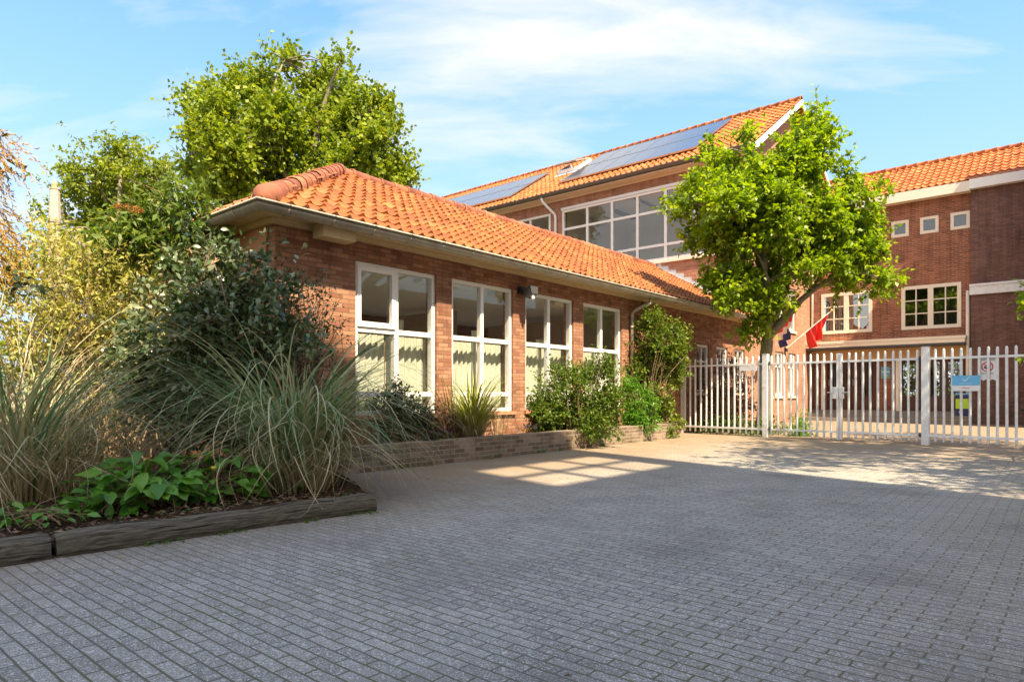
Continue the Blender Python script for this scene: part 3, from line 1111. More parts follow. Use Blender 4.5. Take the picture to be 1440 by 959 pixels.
# planter along the facade
pl = sthing('brick_planter', 'long low brick planter wall under the tall windows', 'planter', (4.2, -.5, 0))
mb = MB()
mb.box((-1.2, -.83, 0), (8.6, -.60, .35)); mb.box((8.37, -.60, 0), (8.6, -.003, .35))
mb.build('planter_wall', M['brick_planter'], pl)
sheet_mb = MB()
xs = np.linspace(-1.2, 8.37, 60); rr = np.random.default_rng(5)
vs = [(x, y, .285 + rr.uniform(-.02, .03)) for y in (-.61, -.3, .0) for x in xs]
sheet_mb.add(vs, [(j * 60 + i, j * 60 + i + 1, (j + 1) * 60 + i + 1, (j + 1) * 60 + i) for j in range(2) for i in range(59)])
sheet_mb.build('soil', M['soil'], pl, smooth=True)

# ------------------------------------------------------------------ tall school building
tall = sthing('school_block', 'tall brick school block with wide upper windows, gable end and solar roof', 'building', (19, 8, 0))
TX, TE = 15.1, 14.6
GX = 23.4; RXT = 19.25; RZT = 11.75; EZT = 8.85
mb = MB()
th = [(.65, 7.285, 5.7, 8.2), (7.86, 14.5, 5.7, 8.2)]
wall(mb, FX(TX), 0., 25., 0, EZT + .2, th, inner=.3)
GW = [(16.6, 17.4), (17.75, 18.62), (19.12, 19.98)]
gh = [(a, b, .95, 2.53) for a, b in GW] + [(a, b, 3.36, 4.95) for a, b in GW]
FG = lambda a, z, d: (a, d + .004, z)
wall(mb, FG, TX, GX, 0, EZT, gh, rev=.2)
mb.add([(TX, .004, EZT), (GX, .004, EZT), (RXT, .004, RZT - .12)], [(0, 1, 2)])
mb.quad((GX, 0, 0), (GX, 25, 0), (GX, 25, EZT), (GX, 0, EZT))
mb.quad((TX, 25, 0), (GX, 25, 0), (GX, 25, EZT), (TX, 25, EZT))
mb.build('wall', M['brick_tall'], tall)
mb = MB()
mb.box((GX - .4, .3, 5.0), (TX + .35, 24, 5.02))
mb.quad((20.6, .3, 5.0), (20.6, 24, 5.0), (20.6, 24, 8.45), (20.6, .3, 8.45))
mb.quad((TX + .3, 7.57, 5.0), (20.6, 7.57, 5.0), (20.6, 7.57, 8.45), (TX + .3, 7.57, 8.45))
mb.quad((TX + .3, .3, 5.0), (20.6, .3, 5.0), (20.6, .3, 8.45), (TX + .3, .3, 8.45))
mb.cur_m = 1
mb.quad((TX + .3, .3, 8.45), (20.6, .3, 8.45), (20.6, 24, 8.45), (TX + .3, 24, 8.45))
mb.cur_m = 2
for y in (2.3, 4.6): mb.box((TX + .6, y, 8.38), (20.4, y + .09, 8.445))
for y in (1.2, 3.5, 6.): mb.box((17., y, 8.37), (18.6, y + .25, 8.44))
mb.box((20.55, 1.5, 6.), (20.58, 4.5, 7.3))
mb.cur_m = 0
mb.quad((TX + .4, .3, 4.9), (GX - .4, .3, 4.9), (GX - .4, .6, 4.9), (TX + .4, .6, 4.9))
mb.cur_m = 2
mb.quad((TX + .25, .9, .3), (GX - .2, .9, .3), (GX - .2, .9, 4.95), (TX + .25, .9, 4.95))
mb.build('interior', [M['interior_grey'], M['ceiling'], M['darkgrey']], tall)
ms_ = [1.75, 2.85, 3.96, 5.02, 6.12]
w_ = window(tall, FX(TX), .65, 7.285, 5.7, 8.2, vs=[(y, .10) for y in ms_], hs=[(7.45, .09), (6.24, .09)], fw=.085, d=-.02, depth=.10, glass='glass_mid')
mb = MB(); mb.box((TX - .07, .6, 5.60), (TX + .02, 7.33, 5.697)); mb.build('sill', M['cream'], w_)
mb = MB(); mb.box((TX - .05, .6, 8.203), (TX + .02, 7.33, 8.30)); mb.build('lintel', M['sign_white'], w_)
window(tall, FX(TX), 7.86, 14.5, 5.7, 8.2, vs=[(y, .09) for y in (8.9, 10.0, 11.1, 12.2, 13.3)], hs=[(7.45, .08), (6.24, .08)], fw=.09, d=-.02, depth=.10, glass='glass_mid')
for a, b in GW:
    window(tall, FG, a, b, .95, 2.53, vs=[((a + b) / 2, .04)], hs=[(2.0, .05)], fw=.08, sill=.08)
    window(tall, FG, a, b, 3.36, 4.95, vs=[((a + b) / 2, .04)], hs=[(4.2, .04)], fw=.08, sill=.08, glass='glass_up')
mb = MB(); p_ = on_y(1119, 192, 0); mb.box((p_[0] - .06, -.02, 10.1), (p_[0] + .06, -.001, 10.75)); mb.build('vent', M['cream'], tall)
# roof
ts_ = np.array([RXT - TE, 0, RZT - EZT]); TLEN = np.linalg.norm(ts_); ts_ /= TLEN
tn_ = np.array([-ts_[2], 0, ts_[0]])
mb = MB()
YG = -.42
mb.quad((TE, YG, EZT - .03), (RXT, YG, RZT - .03), (RXT, 25, RZT - .03), (TE, 25, EZT - .03))
mb.quad((2 * RXT - TE, YG, EZT - .03), (RXT, YG, RZT - .03), (RXT, 25, RZT - .03), (2 * RXT - TE, 25, EZT - .03))
mb.quad((TE, YG, EZT - .10), (RXT, YG, RZT - .10), (RXT, .0, RZT - .10), (TE, .0, EZT - .10))
mb.quad((2 * RXT - TE, YG, EZT - .10), (RXT, YG, RZT - .10), (RXT, .0, RZT - .10), (2 * RXT - TE, .0, EZT - .10))
tile_field(mb, rng, (TE, 25, EZT), (0, -1, 0), ts_, tn_, 25 - YG, TLEN - .03, nx=6, pitch=.225, course=.34)
tile_field(mb, rng, (2 * RXT - TE, YG, EZT), (0, 1, 0), np.array([-ts_[0], 0, ts_[2]]), np.array([ts_[2], 0, ts_[0]]), 1.2, TLEN - .03, nx=6, pitch=.225, course=.34)
troof = mb.build('roof', M['tile_tall'], tall)
mb = MB(); ridge_caps(mb, rng, (RXT, YG - .02, RZT + .02), (RXT, 25, RZT + .02), .12, .36); mb.build('ridge_tiles', M['tile_tall'], troof, smooth=True)
mb = MB()     # bargeboards
for (xa, xb) in ((TE - .02, RXT), (2 * RXT - TE + .02, RXT)):
    for (ya, yb, mm) in ((YG - .05, YG - .005, 0),):
        za, zb = EZT - .03, RZT + .0
        vs = [(xa, ya, za - .22), (xb, ya, zb - .22), (xb, ya, zb - .02), (xa, ya, za - .02), (xa, yb, za - .22), (xb, yb, zb - .22), (xb, yb, zb - .02), (xa, yb, za - .02)]
        mb.add(vs, [(0, 1, 2, 3), (4, 7, 6, 5), (0, 4, 5, 1), (3, 2, 6, 7), (0, 3, 7, 4), (1, 5, 6, 2)])
mb.build('bargeboard', M['white'], troof)
mb = MB(); gutter(mb, [(TE - .02, 25, EZT - .05), (TE - .02, YG, EZT - .05)], .08, side=1, br=.8); mb.build('gutter', M['zinc_dark'], tall, smooth=True)
mb = MB(); mb.box((TE + .06, .01, EZT - .17), (TX - .003, 25, EZT - .13)); mb.box((TX - .04, .01, EZT - .24), (TX - .004, 25, EZT - .172)); mb.build('eaves_board', M['cream'], tall)
mb = MB()
mb.tube([(TE + .0, 7.95, 8.72), (TE + .03, 7.9, 8.55), (TX - .08, 7.6, 8.1), (TX - .08, 7.57, 7.95), (TX - .08, 7.57, 5.)], .05, 10)
mb.build('downpipe', M['white'], tall, smooth=True)

# skylight on the tall roof
def roofpt(u, v): return on_plane(u, v, (TE, 0, EZT + .03), tn_)
def rp(yy, s_, h): return np.array([TE, yy, EZT]) + ts_ * s_ + tn_ * h
def roof_sy(p):
    return p[1], (p - np.array([TE, 0, EZT])) @ ts_


ya, sa = roof_sy(roofpt(792, 243)); yb, sb = roof_sy(roofpt(822, 232))
sky_ = thing('roof_skylight', 'white framed skylight half open between the two solar arrays', 'skylight', W(rp(ya, sa, 0)))
def slab(mb, y0, y1, s0, s1, h0, h1):
    vs = [rp(y0, s0, h0), rp(y1, s0, h0), rp(y1, s1, h0), rp(y0, s1, h0), rp(y0, s0, h1), rp(y1, s0, h1), rp(y1, s1, h1), rp(y0, s1, h1)]
    mb.add(vs, [(0, 3, 2, 1), (4, 5, 6, 7), (0, 1, 5, 4), (1, 2, 6, 5), (2, 3, 7, 6), (3, 0, 4, 7)])
s0_ = 3.0
y0_ = ya - 1.05
mb = MB(); slab(mb, y0_ - .06, y0_, s0_, s0_ + 1.1, .02, .2); slab(mb, y0_ + 1., y0_ + 1.06, s0_, s0_ + 1.1, .02, .2); slab(mb, y0_, y0_ + 1., s0_, s0_ + .06, .02, .2); slab(mb, y0_ - .15, y0_ + 1.15, s0_ - .25, s0_ - .002, .03, .05)
mb.build('skylight_frame', M['sign_white'], sky_)
mb = MB(); mb.add([rp(y0_, s0_ + .02, .42), rp(y0_ + 1, s0_ + .02, .42), rp(y0_ + 1, s0_ + 1.1, .2), rp(y0_, s0_ + 1.1, .2), rp(y0_, s0_ + .02, .47), rp(y0_ + 1, s0_ + .02, .47), rp(y0_ + 1, s0_ + 1.1, .25), rp(y0_, s0_ + 1.1, .25)],
                  [(0, 3, 2, 1), (4, 5, 6, 7), (0, 1, 5, 4), (1, 2, 6, 5), (2, 3, 7, 6), (3, 0, 4, 7)]); mb.build('sash', M['zinc'], sky_)

# solar panels
def solar_array(yR, n, words, s0=.75, pw=1.0, ph=1.68):
    first = None
    for r_ in range(2):
        for c in range(n):
            y1 = yR + c * (pw + .02); sA = s0 + r_ * (ph + .02)
            o_ = thing('solar_panel', words, 'solar panel', W(rp(y1, sA, .06)), 'solar panels on the tall roof')
            mb = MB(); slab(mb, y1, y1 + pw, sA, sA + ph, .09, .125)
            cells = mb.build('cells', M['solar'], o_)
            mb = MB(); slab(mb, y1 - .006, y1 + .010, sA, sA + ph, .075, .133); slab(mb, y1 + pw - .010, y1 + pw + .004, sA, sA + ph, .075, .133)
            slab(mb, y1 + .011, y1 + pw - .011, sA - .004, sA + .012, .075, .133); slab(mb, y1 + .011, y1 + pw - .011, sA + ph - .012, sA + ph, .075, .133)
            mb.build('frame', M['steel'], o_)


solar_array(1.9, 6, 'dark glass solar panel in the right-hand array above the wide windows', .95, .94, 1.93)
solar_array(10.1, 7, 'dark glass solar panel in the farther left-hand array behind the low roof', .75, .94, 1.6)

# ------------------------------------------------------------------ entrance wing (right)
ent = sthing('entrance_wing', 'red brick entrance wing with small square upper windows and orange tiles', 'building', (23, -3, 0))
WX = 21.8
YE = -5.28
mb = MB()
sq = [(-b, -a, 6.78, 7.38) for a, b in ((1.92, 2.49), (2.835, 3.40), (3.748, 4.32), (4.668, 5.24), (1.0, 1.57))]
bg = [(-4.99, -3.16, 3.36, 4.94), (-2.21, -.41, 3.36, 4.94)]
wall(mb, FX(WX), YE, 0., 2.72, 8.2, sq + bg, rev=.16)
mb.build('wall', M['brick_wing'], ent)
for (a, b, c, d) in sq:
    window(ent, FX(WX), a, b, c, d, fw=.10, d=.0, depth=.10, mat='cream', glass='glass_up')
for (a, b, c, d) in bg:
    m_ = (a + b) / 2; q = (b - a) / 4
    o = window(ent, FX(WX), a, b, c, d, vs=[(m_, .17), (a + q + .01, .035), (b - q - .01, .035)], hs=[(c + (d - c) * .36, .035), (c + (d - c) * .66, .035)], fw=.12, d=-.02, depth=.10, mat='cream', glass='glass_ref')
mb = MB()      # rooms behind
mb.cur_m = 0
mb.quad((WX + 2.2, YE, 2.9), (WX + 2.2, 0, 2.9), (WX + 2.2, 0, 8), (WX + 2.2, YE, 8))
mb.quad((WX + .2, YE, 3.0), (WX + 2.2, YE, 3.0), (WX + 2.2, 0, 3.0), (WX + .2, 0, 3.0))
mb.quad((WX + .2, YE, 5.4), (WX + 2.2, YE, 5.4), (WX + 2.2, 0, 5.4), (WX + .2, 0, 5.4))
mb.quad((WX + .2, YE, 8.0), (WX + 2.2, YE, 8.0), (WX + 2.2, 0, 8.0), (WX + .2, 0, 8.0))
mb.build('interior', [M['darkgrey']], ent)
# roof
wslope = np.array([2.6, 0, 1.60]); WLEN = np.linalg.norm(wslope); wslope /= WLEN
wn = np.array([-wslope[2], 0, wslope[0]])
mb = MB()
mb.quad((21.42, -12, 8.28), (24.02, -12, 9.88), (24.02, 3, 9.88), (21.42, 3, 8.28))
mb.quad((26.62, -12, 8.28), (24.02, -12, 9.88), (24.02, 3, 9.88), (26.62, 3, 8.28))
tile_field(mb, rng, (21.42, 1.5, 8.33), (0, -1, 0), wslope, wn, 13.5, WLEN - .02, nx=6, pitch=.225, course=.34)
wroof = mb.build('roof', M['tile_wing'], ent)
mb = MB(); ridge_caps(mb, rng, (24.02, -12, 9.95), (24.02, 1.5, 9.95), .11, .36); mb.build('ridge_tiles', M['tile_wing'], wroof, smooth=True)
mb = MB(); mb.box((21.40, YE, 7.97), (21.44, -.01, 8.31)); mb.box((21.445, YE, 7.98), (WX, -.01, 8.02)); mb.build('fascia', M['cream'], ent)
# darker brick block at the right end
mb = MB()
BX = 21.62
mb.quad((BX, -12, 0), (BX, YE, 0), (BX, YE, 8.05), (BX, -12, 8.05))
mb.quad((BX, YE, 0), (WX + .6, YE, 0), (WX + .6, YE, 8.05), (BX, YE, 8.05))
mb.build('end_wall', M['brick_block'], ent)
mb = MB(); mb.box((BX - .24, -12, 8.02), (BX - .003, YE + .02, 8.34)); mb.build('fascia', M['white'], ent)
mb = MB(); mb.box((BX - .10, -12, 4.42), (BX - .003, YE + .03, 4.70)); mb.box((BX - .13, -12, 4.703), (BX - .003, YE + .04, 4.78)); mb.build('string_course', M['fence'], ent)
mb = MB(); mb.tube([(WX - .10, YE + .10, 4.6), (WX - .10, YE + .10, .3)], .055, 10); mb.build('downpipe', M['cream'], ent, smooth=True)
mb = MB(); mb.tube([(WX - .06, -.09, 8.0), (WX - .06, -.09, 3.0)], .04, 10); mb.build('downpipe', M['white'], ent, smooth=True)
# canopy, lintel, entrance
mb = MB(); mb.box((21.18, YE + .12, 2.80), (WX + .3, .06, 2.93)); mb.box((21.16, YE + .10, 2.933), (WX - .003, .08, 3.03)); mb.build('canopy', M['cream'], ent)
mb = MB(); mb.box((21.19, YE + .125, 2.72), (WX + .3, .055, 2.797)); mb.build('canopy_edge', M['darkgrey'], ent)
mb = MB(); mb.box((WX + .03, YE + .13, 2.33), (WX + .3, -.01, 2.717)); mb.build('lintel', M['ochre'], ent)
DX = 22.25
def yu(u, x=DX): return on_x(u, 540, x)[1]
D1 = (yu(1232), yu(1163)); D2 = (yu(1360), yu(1264))
mb = MB()
wall(mb, FX(DX), YE, 0., .40, 2.72, [(D1[0], D1[1], .41, 2.33), (D2[0], D2[1], .41, 2.33)], rev=.15)
mb.build('porch_wall', M['brick_wing'], ent)
mb = MB()
for k, (xa, z) in enumerate(((21.05, .13), (21.40, .27), (21.75, .40))):
    mb.box((xa, YE + .02, -.04), (DX + .3 if k == 2 else 21.75 - .35 * (1 - k) - .002, -.01, z))
mb.build('steps', M['step'], ent)
mb = MB(); mb.box((21.03, YE + .05, .133), (21.12, YE + 1.1, .142)); mb.build('edge_strip', M['yellow'], ent)  # thin yellow strip along part of the lowest step's edge
def door(y0, y1, n):
    w = (y1 - y0) / n
    for k in range(n):
        a, b = y0 + k * w + .01, y0 + (k + 1) * w - .01
        mb = MB()
        bars(mb, FX(DX), [(a, a + .12, .42, 2.32), (b - .12, b, .42, 2.32), (a + .12, b - .12, .42, .95), (a + .12, b - .12, 2.2, 2.32)], .05, .11)
        for j in range(1, 4): bars(mb, FX(DX), [(a + .12, b - .12, .95 + j * .31 - .015, .95 + j * .31 + .015)], .06, .10)
        for j in (1, 2): bars(mb, FX(DX), [(a + .12 + (b - a - .24) * j / 3 - .012, a + .12 + (b - a - .24) * j / 3 + .012, .95, 2.2)], .062, .098)
        o = mb.build('door', M['brown'], ent)
        g_ = MB(); g_.quad((DX + .08, a + .1, .93), (DX + .08, b - .1, .93), (DX + .08, b - .1, 2.22), (DX + .08, a + .1, 2.22)); g_.build('pane', M['glass'], o)
        g_ = MB(); g_.tube([(DX + .0, b - .06, 1.35), (DX + .0, b - .06, 1.6)], .015, 6); g_.build('handle', M['steel'], o)
door(D1[0], D1[1], 2); door(D2[0], D2[1], 3)
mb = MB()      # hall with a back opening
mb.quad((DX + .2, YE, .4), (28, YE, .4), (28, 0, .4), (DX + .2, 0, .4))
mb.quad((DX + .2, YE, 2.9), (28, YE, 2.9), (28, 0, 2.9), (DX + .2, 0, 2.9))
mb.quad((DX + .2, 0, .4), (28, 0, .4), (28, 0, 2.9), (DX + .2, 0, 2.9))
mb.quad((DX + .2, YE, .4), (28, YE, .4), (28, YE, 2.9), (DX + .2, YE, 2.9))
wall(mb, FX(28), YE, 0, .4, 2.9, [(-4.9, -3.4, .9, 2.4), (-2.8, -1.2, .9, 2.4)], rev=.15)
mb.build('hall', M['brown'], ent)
for u_ in (1157, 1262):
    y = yu(u_, WX + .05)
    mb = MB(); mb.box((WX + .02, y - .05, .405), (WX + .1, y + .05, 2.327)); mb.build('post', M['cream'], ent)
# poster on the pier, bin on the steps
y0, z0 = on_x(1252, 532, DX - .01)[1:]; y1, z1 = on_x(1239, 516, DX - .01)[1:]
po = thing('poster', 'small blue poster with a green foot on the brick pier between the doors', 'poster', W([(DX - .01, y0, z0)])[0])
mb = MB(); mb.box((DX - .02, y0, z0), (DX - .003, y1, z1)); mb.build('board', M['sign_blue'], po)
mb = MB(); mb.box((DX - .024, y0 + .02, z0 + .02), (DX - .021, y1 - .02, z0 + .1)); mb.build('green_band', M['poster_green'], po)
mb = MB(); mb.box((DX - .024, y0 + .02, z0 + .22), (DX - .021, y1 - .02, z0 + .27)); mb.build('white_band', M['sign_pale'], po)
mb = MB(); mb.box((DX - .026, (y0 + y1) / 2 - .06, z0 + .06), (DX - .0245, (y0 + y1) / 2 + .02, z0 + .13)); mb.build('yellow_patch', M['poster_yellow'], po)
bx = 21.52
y0 = on_x(1362, 560, bx)[1]; y1 = on_x(1344, 560, bx)[1]
bn = sthing('waste_bin', 'navy bin with a lime green band standing by the entrance steps', 'bin', (bx, (y0 + y1) / 2, .27))
mb = MB(); mb.box((bx - .02, y0, .274), (bx + .2, y1, .52)); mb.box((bx - .02, y0, .86), (bx + .2, y1, 1.0)); mb.build('body', M['navy'], bn)
mb = MB(); mb.box((bx - .022, y0 - .002, .522), (bx + .202, y1 + .002, .858)); mb.build('band', M['lime'], bn)
mb = MB(); mb.box((bx - .03, y0 - .01, 1.003), (bx + .21, y1 + .01, 1.05)); mb.build('lid', M['sign_blue'], bn)
mb = MB(); mb.tube([(bx - .03, (y0 + y1) / 2 + .03, .40), (bx - .021, (y0 + y1) / 2 + .03, .40)], .06, 12); mb.build('emblem', M['sign_white'], bn)

# flags on slanting poles from the gable
def flag(tip_uv, foot, label, kind, seed):
    tip = on_plane(tip_uv[0], tip_uv[1], (0, -1.5, 0), (0, 1, 0))
    f = thing('flag', label, 'flag', W(np.array([foot]))[0], 'flags on slanting poles')
    a = np.array(foot, float); b = tip
    mb = MB(); mb.tube([a, b], [.022, .018], 8); mb.build('flagpole', M['white'] if kind == 'red' else M['darkgrey'], f)
    mb = MB(); mb.tube([a + (0, -.02, -.12), a, a + (0, .05, -.02)], .035, 6); mb.box(a + (-.05, .04, -.25), a + (.05, .12, .05)); mb.build('pole_bracket', M['black'], f)
    mb = MB(); mb.lathe(b, [(.0, -.04), (.035, -.02), (.045, .01), (.03, .045), (0, .055)], 10); mb.build('finial', M['brass'], f, smooth=True)
    # cloth hanging in folds from the outer half of the pole
    rr = np.random.default_rng(seed)
    n, m_ = 22, 16
    t0, t1 = (.45, .93) if kind == 'red' else (.35, .88)
    for band in (range(3) if kind != 'red' else range(1)):
        mb = MB()
        vs = []
        for j in range(m_ + 1):
            q = j / m_
            for i in range(n + 1):
                s_ = i / n
                top = a + (b - a) * (t0 + (t1 - t0) * s_)
                hang = .72 if kind == 'red' else .75
                if kind != 'red': q2 = (band + q) / 3
                else: q2 = q
                pinch = 1 - .55 * q2
                cx = a + (b - a) * (t0 + (t1 - t0) * .35)
                p = cx + (top - cx) * pinch
                fold = .09 * math.sin(s_ * 13 + q2 * 2.5) * (.3 + q2) + .05 * math.sin(s_ * 25 + 1)
                p = p + np.array([fold * .6 + .18 * q2, fold, -hang * q2 * (1 - .35 * s_)])
                vs.append(p)
        mb.add(vs, [(j * (n + 1) + i, j * (n + 1) + i + 1, (j + 1) * (n + 1) + i + 1, (j + 1) * (n + 1) + i) for j in range(m_) for i in range(n)])
        mb.build('cloth', M['red'] if kind == 'red' else M[['red', 'white_cloth', 'blue_cloth'][2 - band]] if False else (M['red'] if kind == 'red' else [M['red'], M['white_cloth'], M['blue_cloth']][band]), f, smooth=True)


f2 = on_y(1106, 490, -.06)
flag((1169.5, 437), (f2[0], -.06, f2[2]), 'plain red flag drooping from a white slanting pole', 'red', 1)
f1 = on_y(1083, 470, -.06)
flag((1119, 438), (f1[0], -.06, f1[2]), 'striped red white and blue flag partly hidden by the tree', 'tri', 2)

# ------------------------------------------------------------------ fence and gates
FA = np.array([4.50, 17.5]); FD = np.array([.701, -.713]); FN = np.array([.713, .701])
def fp(t, z, d=0.): return np.array([FA[0] + FD[0] * t + FN[0] * d, FA[1] + FD[1] * t + FN[1] * d, z])
def fbox(mb, t0, t1, z0, z1, d0, d1):
    vs = [fp(t0, z0, d0), fp(t1, z0, d0), fp(t1, z0, d1), fp(t0, z0, d1), fp(t0, z1, d0), fp(t1, z1, d0), fp(t1, z1, d1), fp(t0, z1, d1)]
    mb.add(vs, [(0, 3, 2, 1), (4, 5, 6, 7), (0, 1, 5, 4), (1, 2, 6, 5), (2, 3, 7, 6), (3, 0, 4, 7)])


PICKET = None
def picket(parent, t):
    global PICKET
    b = BASES[parent.name]
    w = fp(t, 0, 0)
    if PICKET is None:
        mb = MB(False)
        mb.lathe((0, 0, 0), [(.0, .075), (.022, .06), (.025, .085), (.025, 1.90), (.023, 1.925), (.016, 1.945), (.0, 1.955)], 10)
        o = mb.build('picket', M['fence'], None, smooth=True, base=(0, 0, 0))
        PICKET = o
    else:
        o = PICKET.copy(); COL.objects.link(o)
    o.parent = parent
    o.location = tuple(w - b + np.array([0, 0, random.uniform(-.006, .006)]))
    o.rotation_euler = (random.uniform(-.004, .004), random.uniform(-.005, .005), random.uniform(0, 3))


def post(parent, t, w=.06, top=1.97, cap=True):
    mb = MB(False); fbox(mb, t - w, t + w, 0, top, -w, w); fbox(mb, t - w - .004, t + w + .004, top + .002, top + .014, -w - .004, w + .004)
    for z in (.3, 1.2): fbox(mb, t - .012, t + .012, z, z + .02, -w - .008, -w + .001)
    mb.build('post', M['fence'], parent)


def rails(parent, t0, t1):
    for z in (1.735, .165):
        mb = MB(False); fbox(mb, t0, t1, z, z + .045, -.032, -.024); fbox(mb, t0, t1, z + .002, z + .043, -.0235, .032); mb.build('rail', M['fence'], parent)


fl = thing('metal_fence', 'white tubular metal fence panel between the low wing and the gate', 'fence', fp(1.1, 0), 'white tubular fencing across the yard')
post(fl, .035, .035); post(fl, 2.306, .06, 1.98); rails(fl, .07, 2.246)
for k in range(14): picket(fl, .117 + k * .1542)
ga = thing('gate_leaf', 'left white tubular gate leaf hung beside the leafy tree', 'gate', fp(3.1, 0), 'white double gate')
gb = thing('gate_leaf', 'right white tubular gate leaf beside the tall square post', 'gate', fp(4.8, 0), 'white double gate')
rails(ga, 2.44, 3.93); rails(gb, 4.06, 5.53)
for k in range(10): picket(ga, 2.45 + k * .151)
for k in range(10): picket(gb, 4.18 + k * .1467)
for p_, t in ((ga, 3.958), (gb, 4.022)):
    mb = MB(False); fbox(mb, t - .025, t + .025, .02, 1.94, -.03, .03); mb.build('stile', M['fence'], p_)
for p_, t0, t1 in ((ga, 3.86, 3.982), (gb, 3.998, 4.10)):
    mb = MB(False); fbox(mb, t0, t1, .93, 1.19, -.055, -.033)
    fbox(mb, t0 + .02, t1 - .02, 1.14, 1.17, -.062, -.056)
    o = mb.build('lock_case', M['fence'], p_)
    mb = MB(False); s_ = -1 if p_ is ga else 1; c_ = t0 if s_ < 0 else t1
    mb.tube([fp(c_ - s_ * .03, 1.07, -.055), fp(c_ - s_ * .03, 1.07, -.10), fp(c_ + s_ * .10, 1.07, -.10)], .011, 8); mb.build('handle', M['steel'], o)
for p_, t0, t1 in ((ga, 2.366, 2.44), (gb, 5.53, 5.60)):
    for z in (1.74, .17):
        mb = MB(False); mb.tube([fp(t0, z + .02, -.02), fp(t1, z + .02, -.02)], .013, 8); mb.tube([fp((t0 + t1) / 2, z - .03, -.02), fp((t0 + t1) / 2, z + .07, -.02)], .018, 8); mb.build('hinge', M['darkgrey'], p_)
fr = thing('metal_fence', 'white tubular metal fence panel with signs right of the gate', 'fence', fp(7., 0), 'white tubular fencing across the yard')
post(fr, 5.66, .065, 1.99); rails(fr, 5.725, 9.3)
for k in range(24): picket(fr, 5.834 + k * .1462)
post(fr, 9.36, .06, 1.98)

# signs on the fence
def fsign_text(parent, s, size, t, z, d, mat, name='lettering'):
    cu = bpy.data.curves.new(name, 'FONT'); cu.body = s; cu.size = size; cu.align_x = 'CENTER'; cu.align_y = 'CENTER'; cu.extrude = .0008
    o = bpy.data.objects.new(name, cu); COL.objects.link(o)
    dg = bpy.context.evaluated_depsgraph_get(); me = bpy.data.meshes.new_from_object(o.evaluated_get(dg))
    bpy.data.objects.remove(o); bpy.data.curves.remove(cu)
    me.name = name; me.materials.clear(); me.materials.append(mat)
    if not me.uv_layers: me.uv_layers.new(name='UVMap')
    o = bpy.data.objects.new(name, me); COL.objects.link(o)
    o.parent = parent
    o.location = tuple(fp(t, z, d) - BASES[parent.name])
    o.rotation_euler = (math.pi / 2, 0, math.atan2(FD[1], FD[0]))
    return o


sg = thing('fence_sign', 'blue and white sign with a white tick fixed low on the pickets', 'sign', fp(6.36, 1.1, -.05))
mb = MB(False); fbox(mb, 6.13, 6.59, 1.205, 1.40, -.062, -.05); mb.build('blue_panel', M['sign_blue'], sg)
mb = MB(False); fbox(mb, 6.13, 6.59, 1.095, 1.203, -.062, -.05); mb.build('white_panel', M['sign_white'], sg)
mb = MB(False)
def fstroke(mb, a, b, w, d0=-.0645, d1=-.0625):
    a = np.array(a); b = np.array(b); t = (b - a) / np.linalg.norm(b - a); n_ = np.array([-t[1], t[0]]) * w
    q = [a + n_, a - n_, b - n_, b + n_]
    vs = [fp(x[0], x[1], d0) for x in q] + [fp(x[0], x[1], d1) for x in q]
    mb.add(vs, [(0, 1, 2, 3), (7, 6, 5, 4), (0, 4, 5, 1), (1, 5, 6, 2), (2, 6, 7, 3), (3, 7, 4, 0)])
fstroke(mb, (6.305, 1.325), (6.345, 1.285), .006); fstroke(mb, (6.342, 1.285), (6.43, 1.38), .005)
mb.build('tick', M['sign_white'], sg)
mb = MB(False)
for k in range(11): fstroke(mb, (6.255 + k * .02, 1.243), (6.268 + k * .02, 1.243), .005)
mb.build('small_lettering', M['sign_pale'], sg)
mb = MB(False)
for k in range(6): fstroke(mb, (6.30 + k * .022, 1.148), (6.31 + k * .022, 1.156 + .006 * (k % 2)), .007)
mb.build('emblem', M['sign_red'], sg)

s2 = thing('prohibition_sign', 'white no smoking sign with a red ring behind the pickets', 'sign', fp(6.78, 1.3, .04))
T0, T1 = 6.555, 6.83
mb = MB(False)
n = 16
vs = []
for i in range(n + 1):
    t = T0 + (T1 - T0) * i / n
    vs.append(fp(t, 1.31 + .012 * math.sin(i * 1.1) + .006 * math.sin(i * 2.7), .036))
    vs.append(fp(t, 1.725, .036))
vs2 = [v_ + np.array([FN[0], FN[1], 0]) * .004 for v_ in vs]
mb.add(vs + vs2, [(2 * i, 2 * i + 2, 2 * i + 3, 2 * i + 1) for i in range(n)] + [(2 * n + 2 + 2 * i, 2 * n + 2 + 2 * i + 1, 2 * n + 2 + 2 * i + 3, 2 * n + 2 + 2 * i + 2) for i in range(n)] +
       [(2 * i, 2 * n + 2 + 2 * i, 2 * n + 4 + 2 * i, 2 * i + 2) for i in range(n)])
mb.build('board', M['sign_white'], s2)
cx, cz = (T0 + T1) / 2, 1.565
mb = MB(False)
k_ = 32
vs = []
for i in range(k_):
    a = 2 * math.pi * i / k_
    for rr_ in (.078, .099): vs.append(fp(cx + rr_ * math.cos(a), cz + rr_ * math.sin(a), .0335))
mb.add(vs, [(2 * i, 2 * i + 1, (2 * i + 3) % (2 * k_), (2 * i + 2) % (2 * k_)) for i in range(k_)])
fstroke(mb, (cx - .06, cz + .06), (cx + .06, cz - .06), .009, .0325, .0345)
mb.build('red_ring', M['sign_red'], s2)
mb = MB(False)
fstroke(mb, (cx - .055, cz - .02), (cx + .05, cz - .005), .011, .0332, .0352)
fstroke(mb, (cx - .05, cz + .012), (cx - .01, cz - .045), .012, .0338, .0356)
for k in range(3): fstroke(mb, (cx + .03 + k * .012, cz + .015), (cx + .04 + k * .012, cz + .045), .003, .0332, .0352)
mb.build('cigarette', M['sign_dark'], s2)
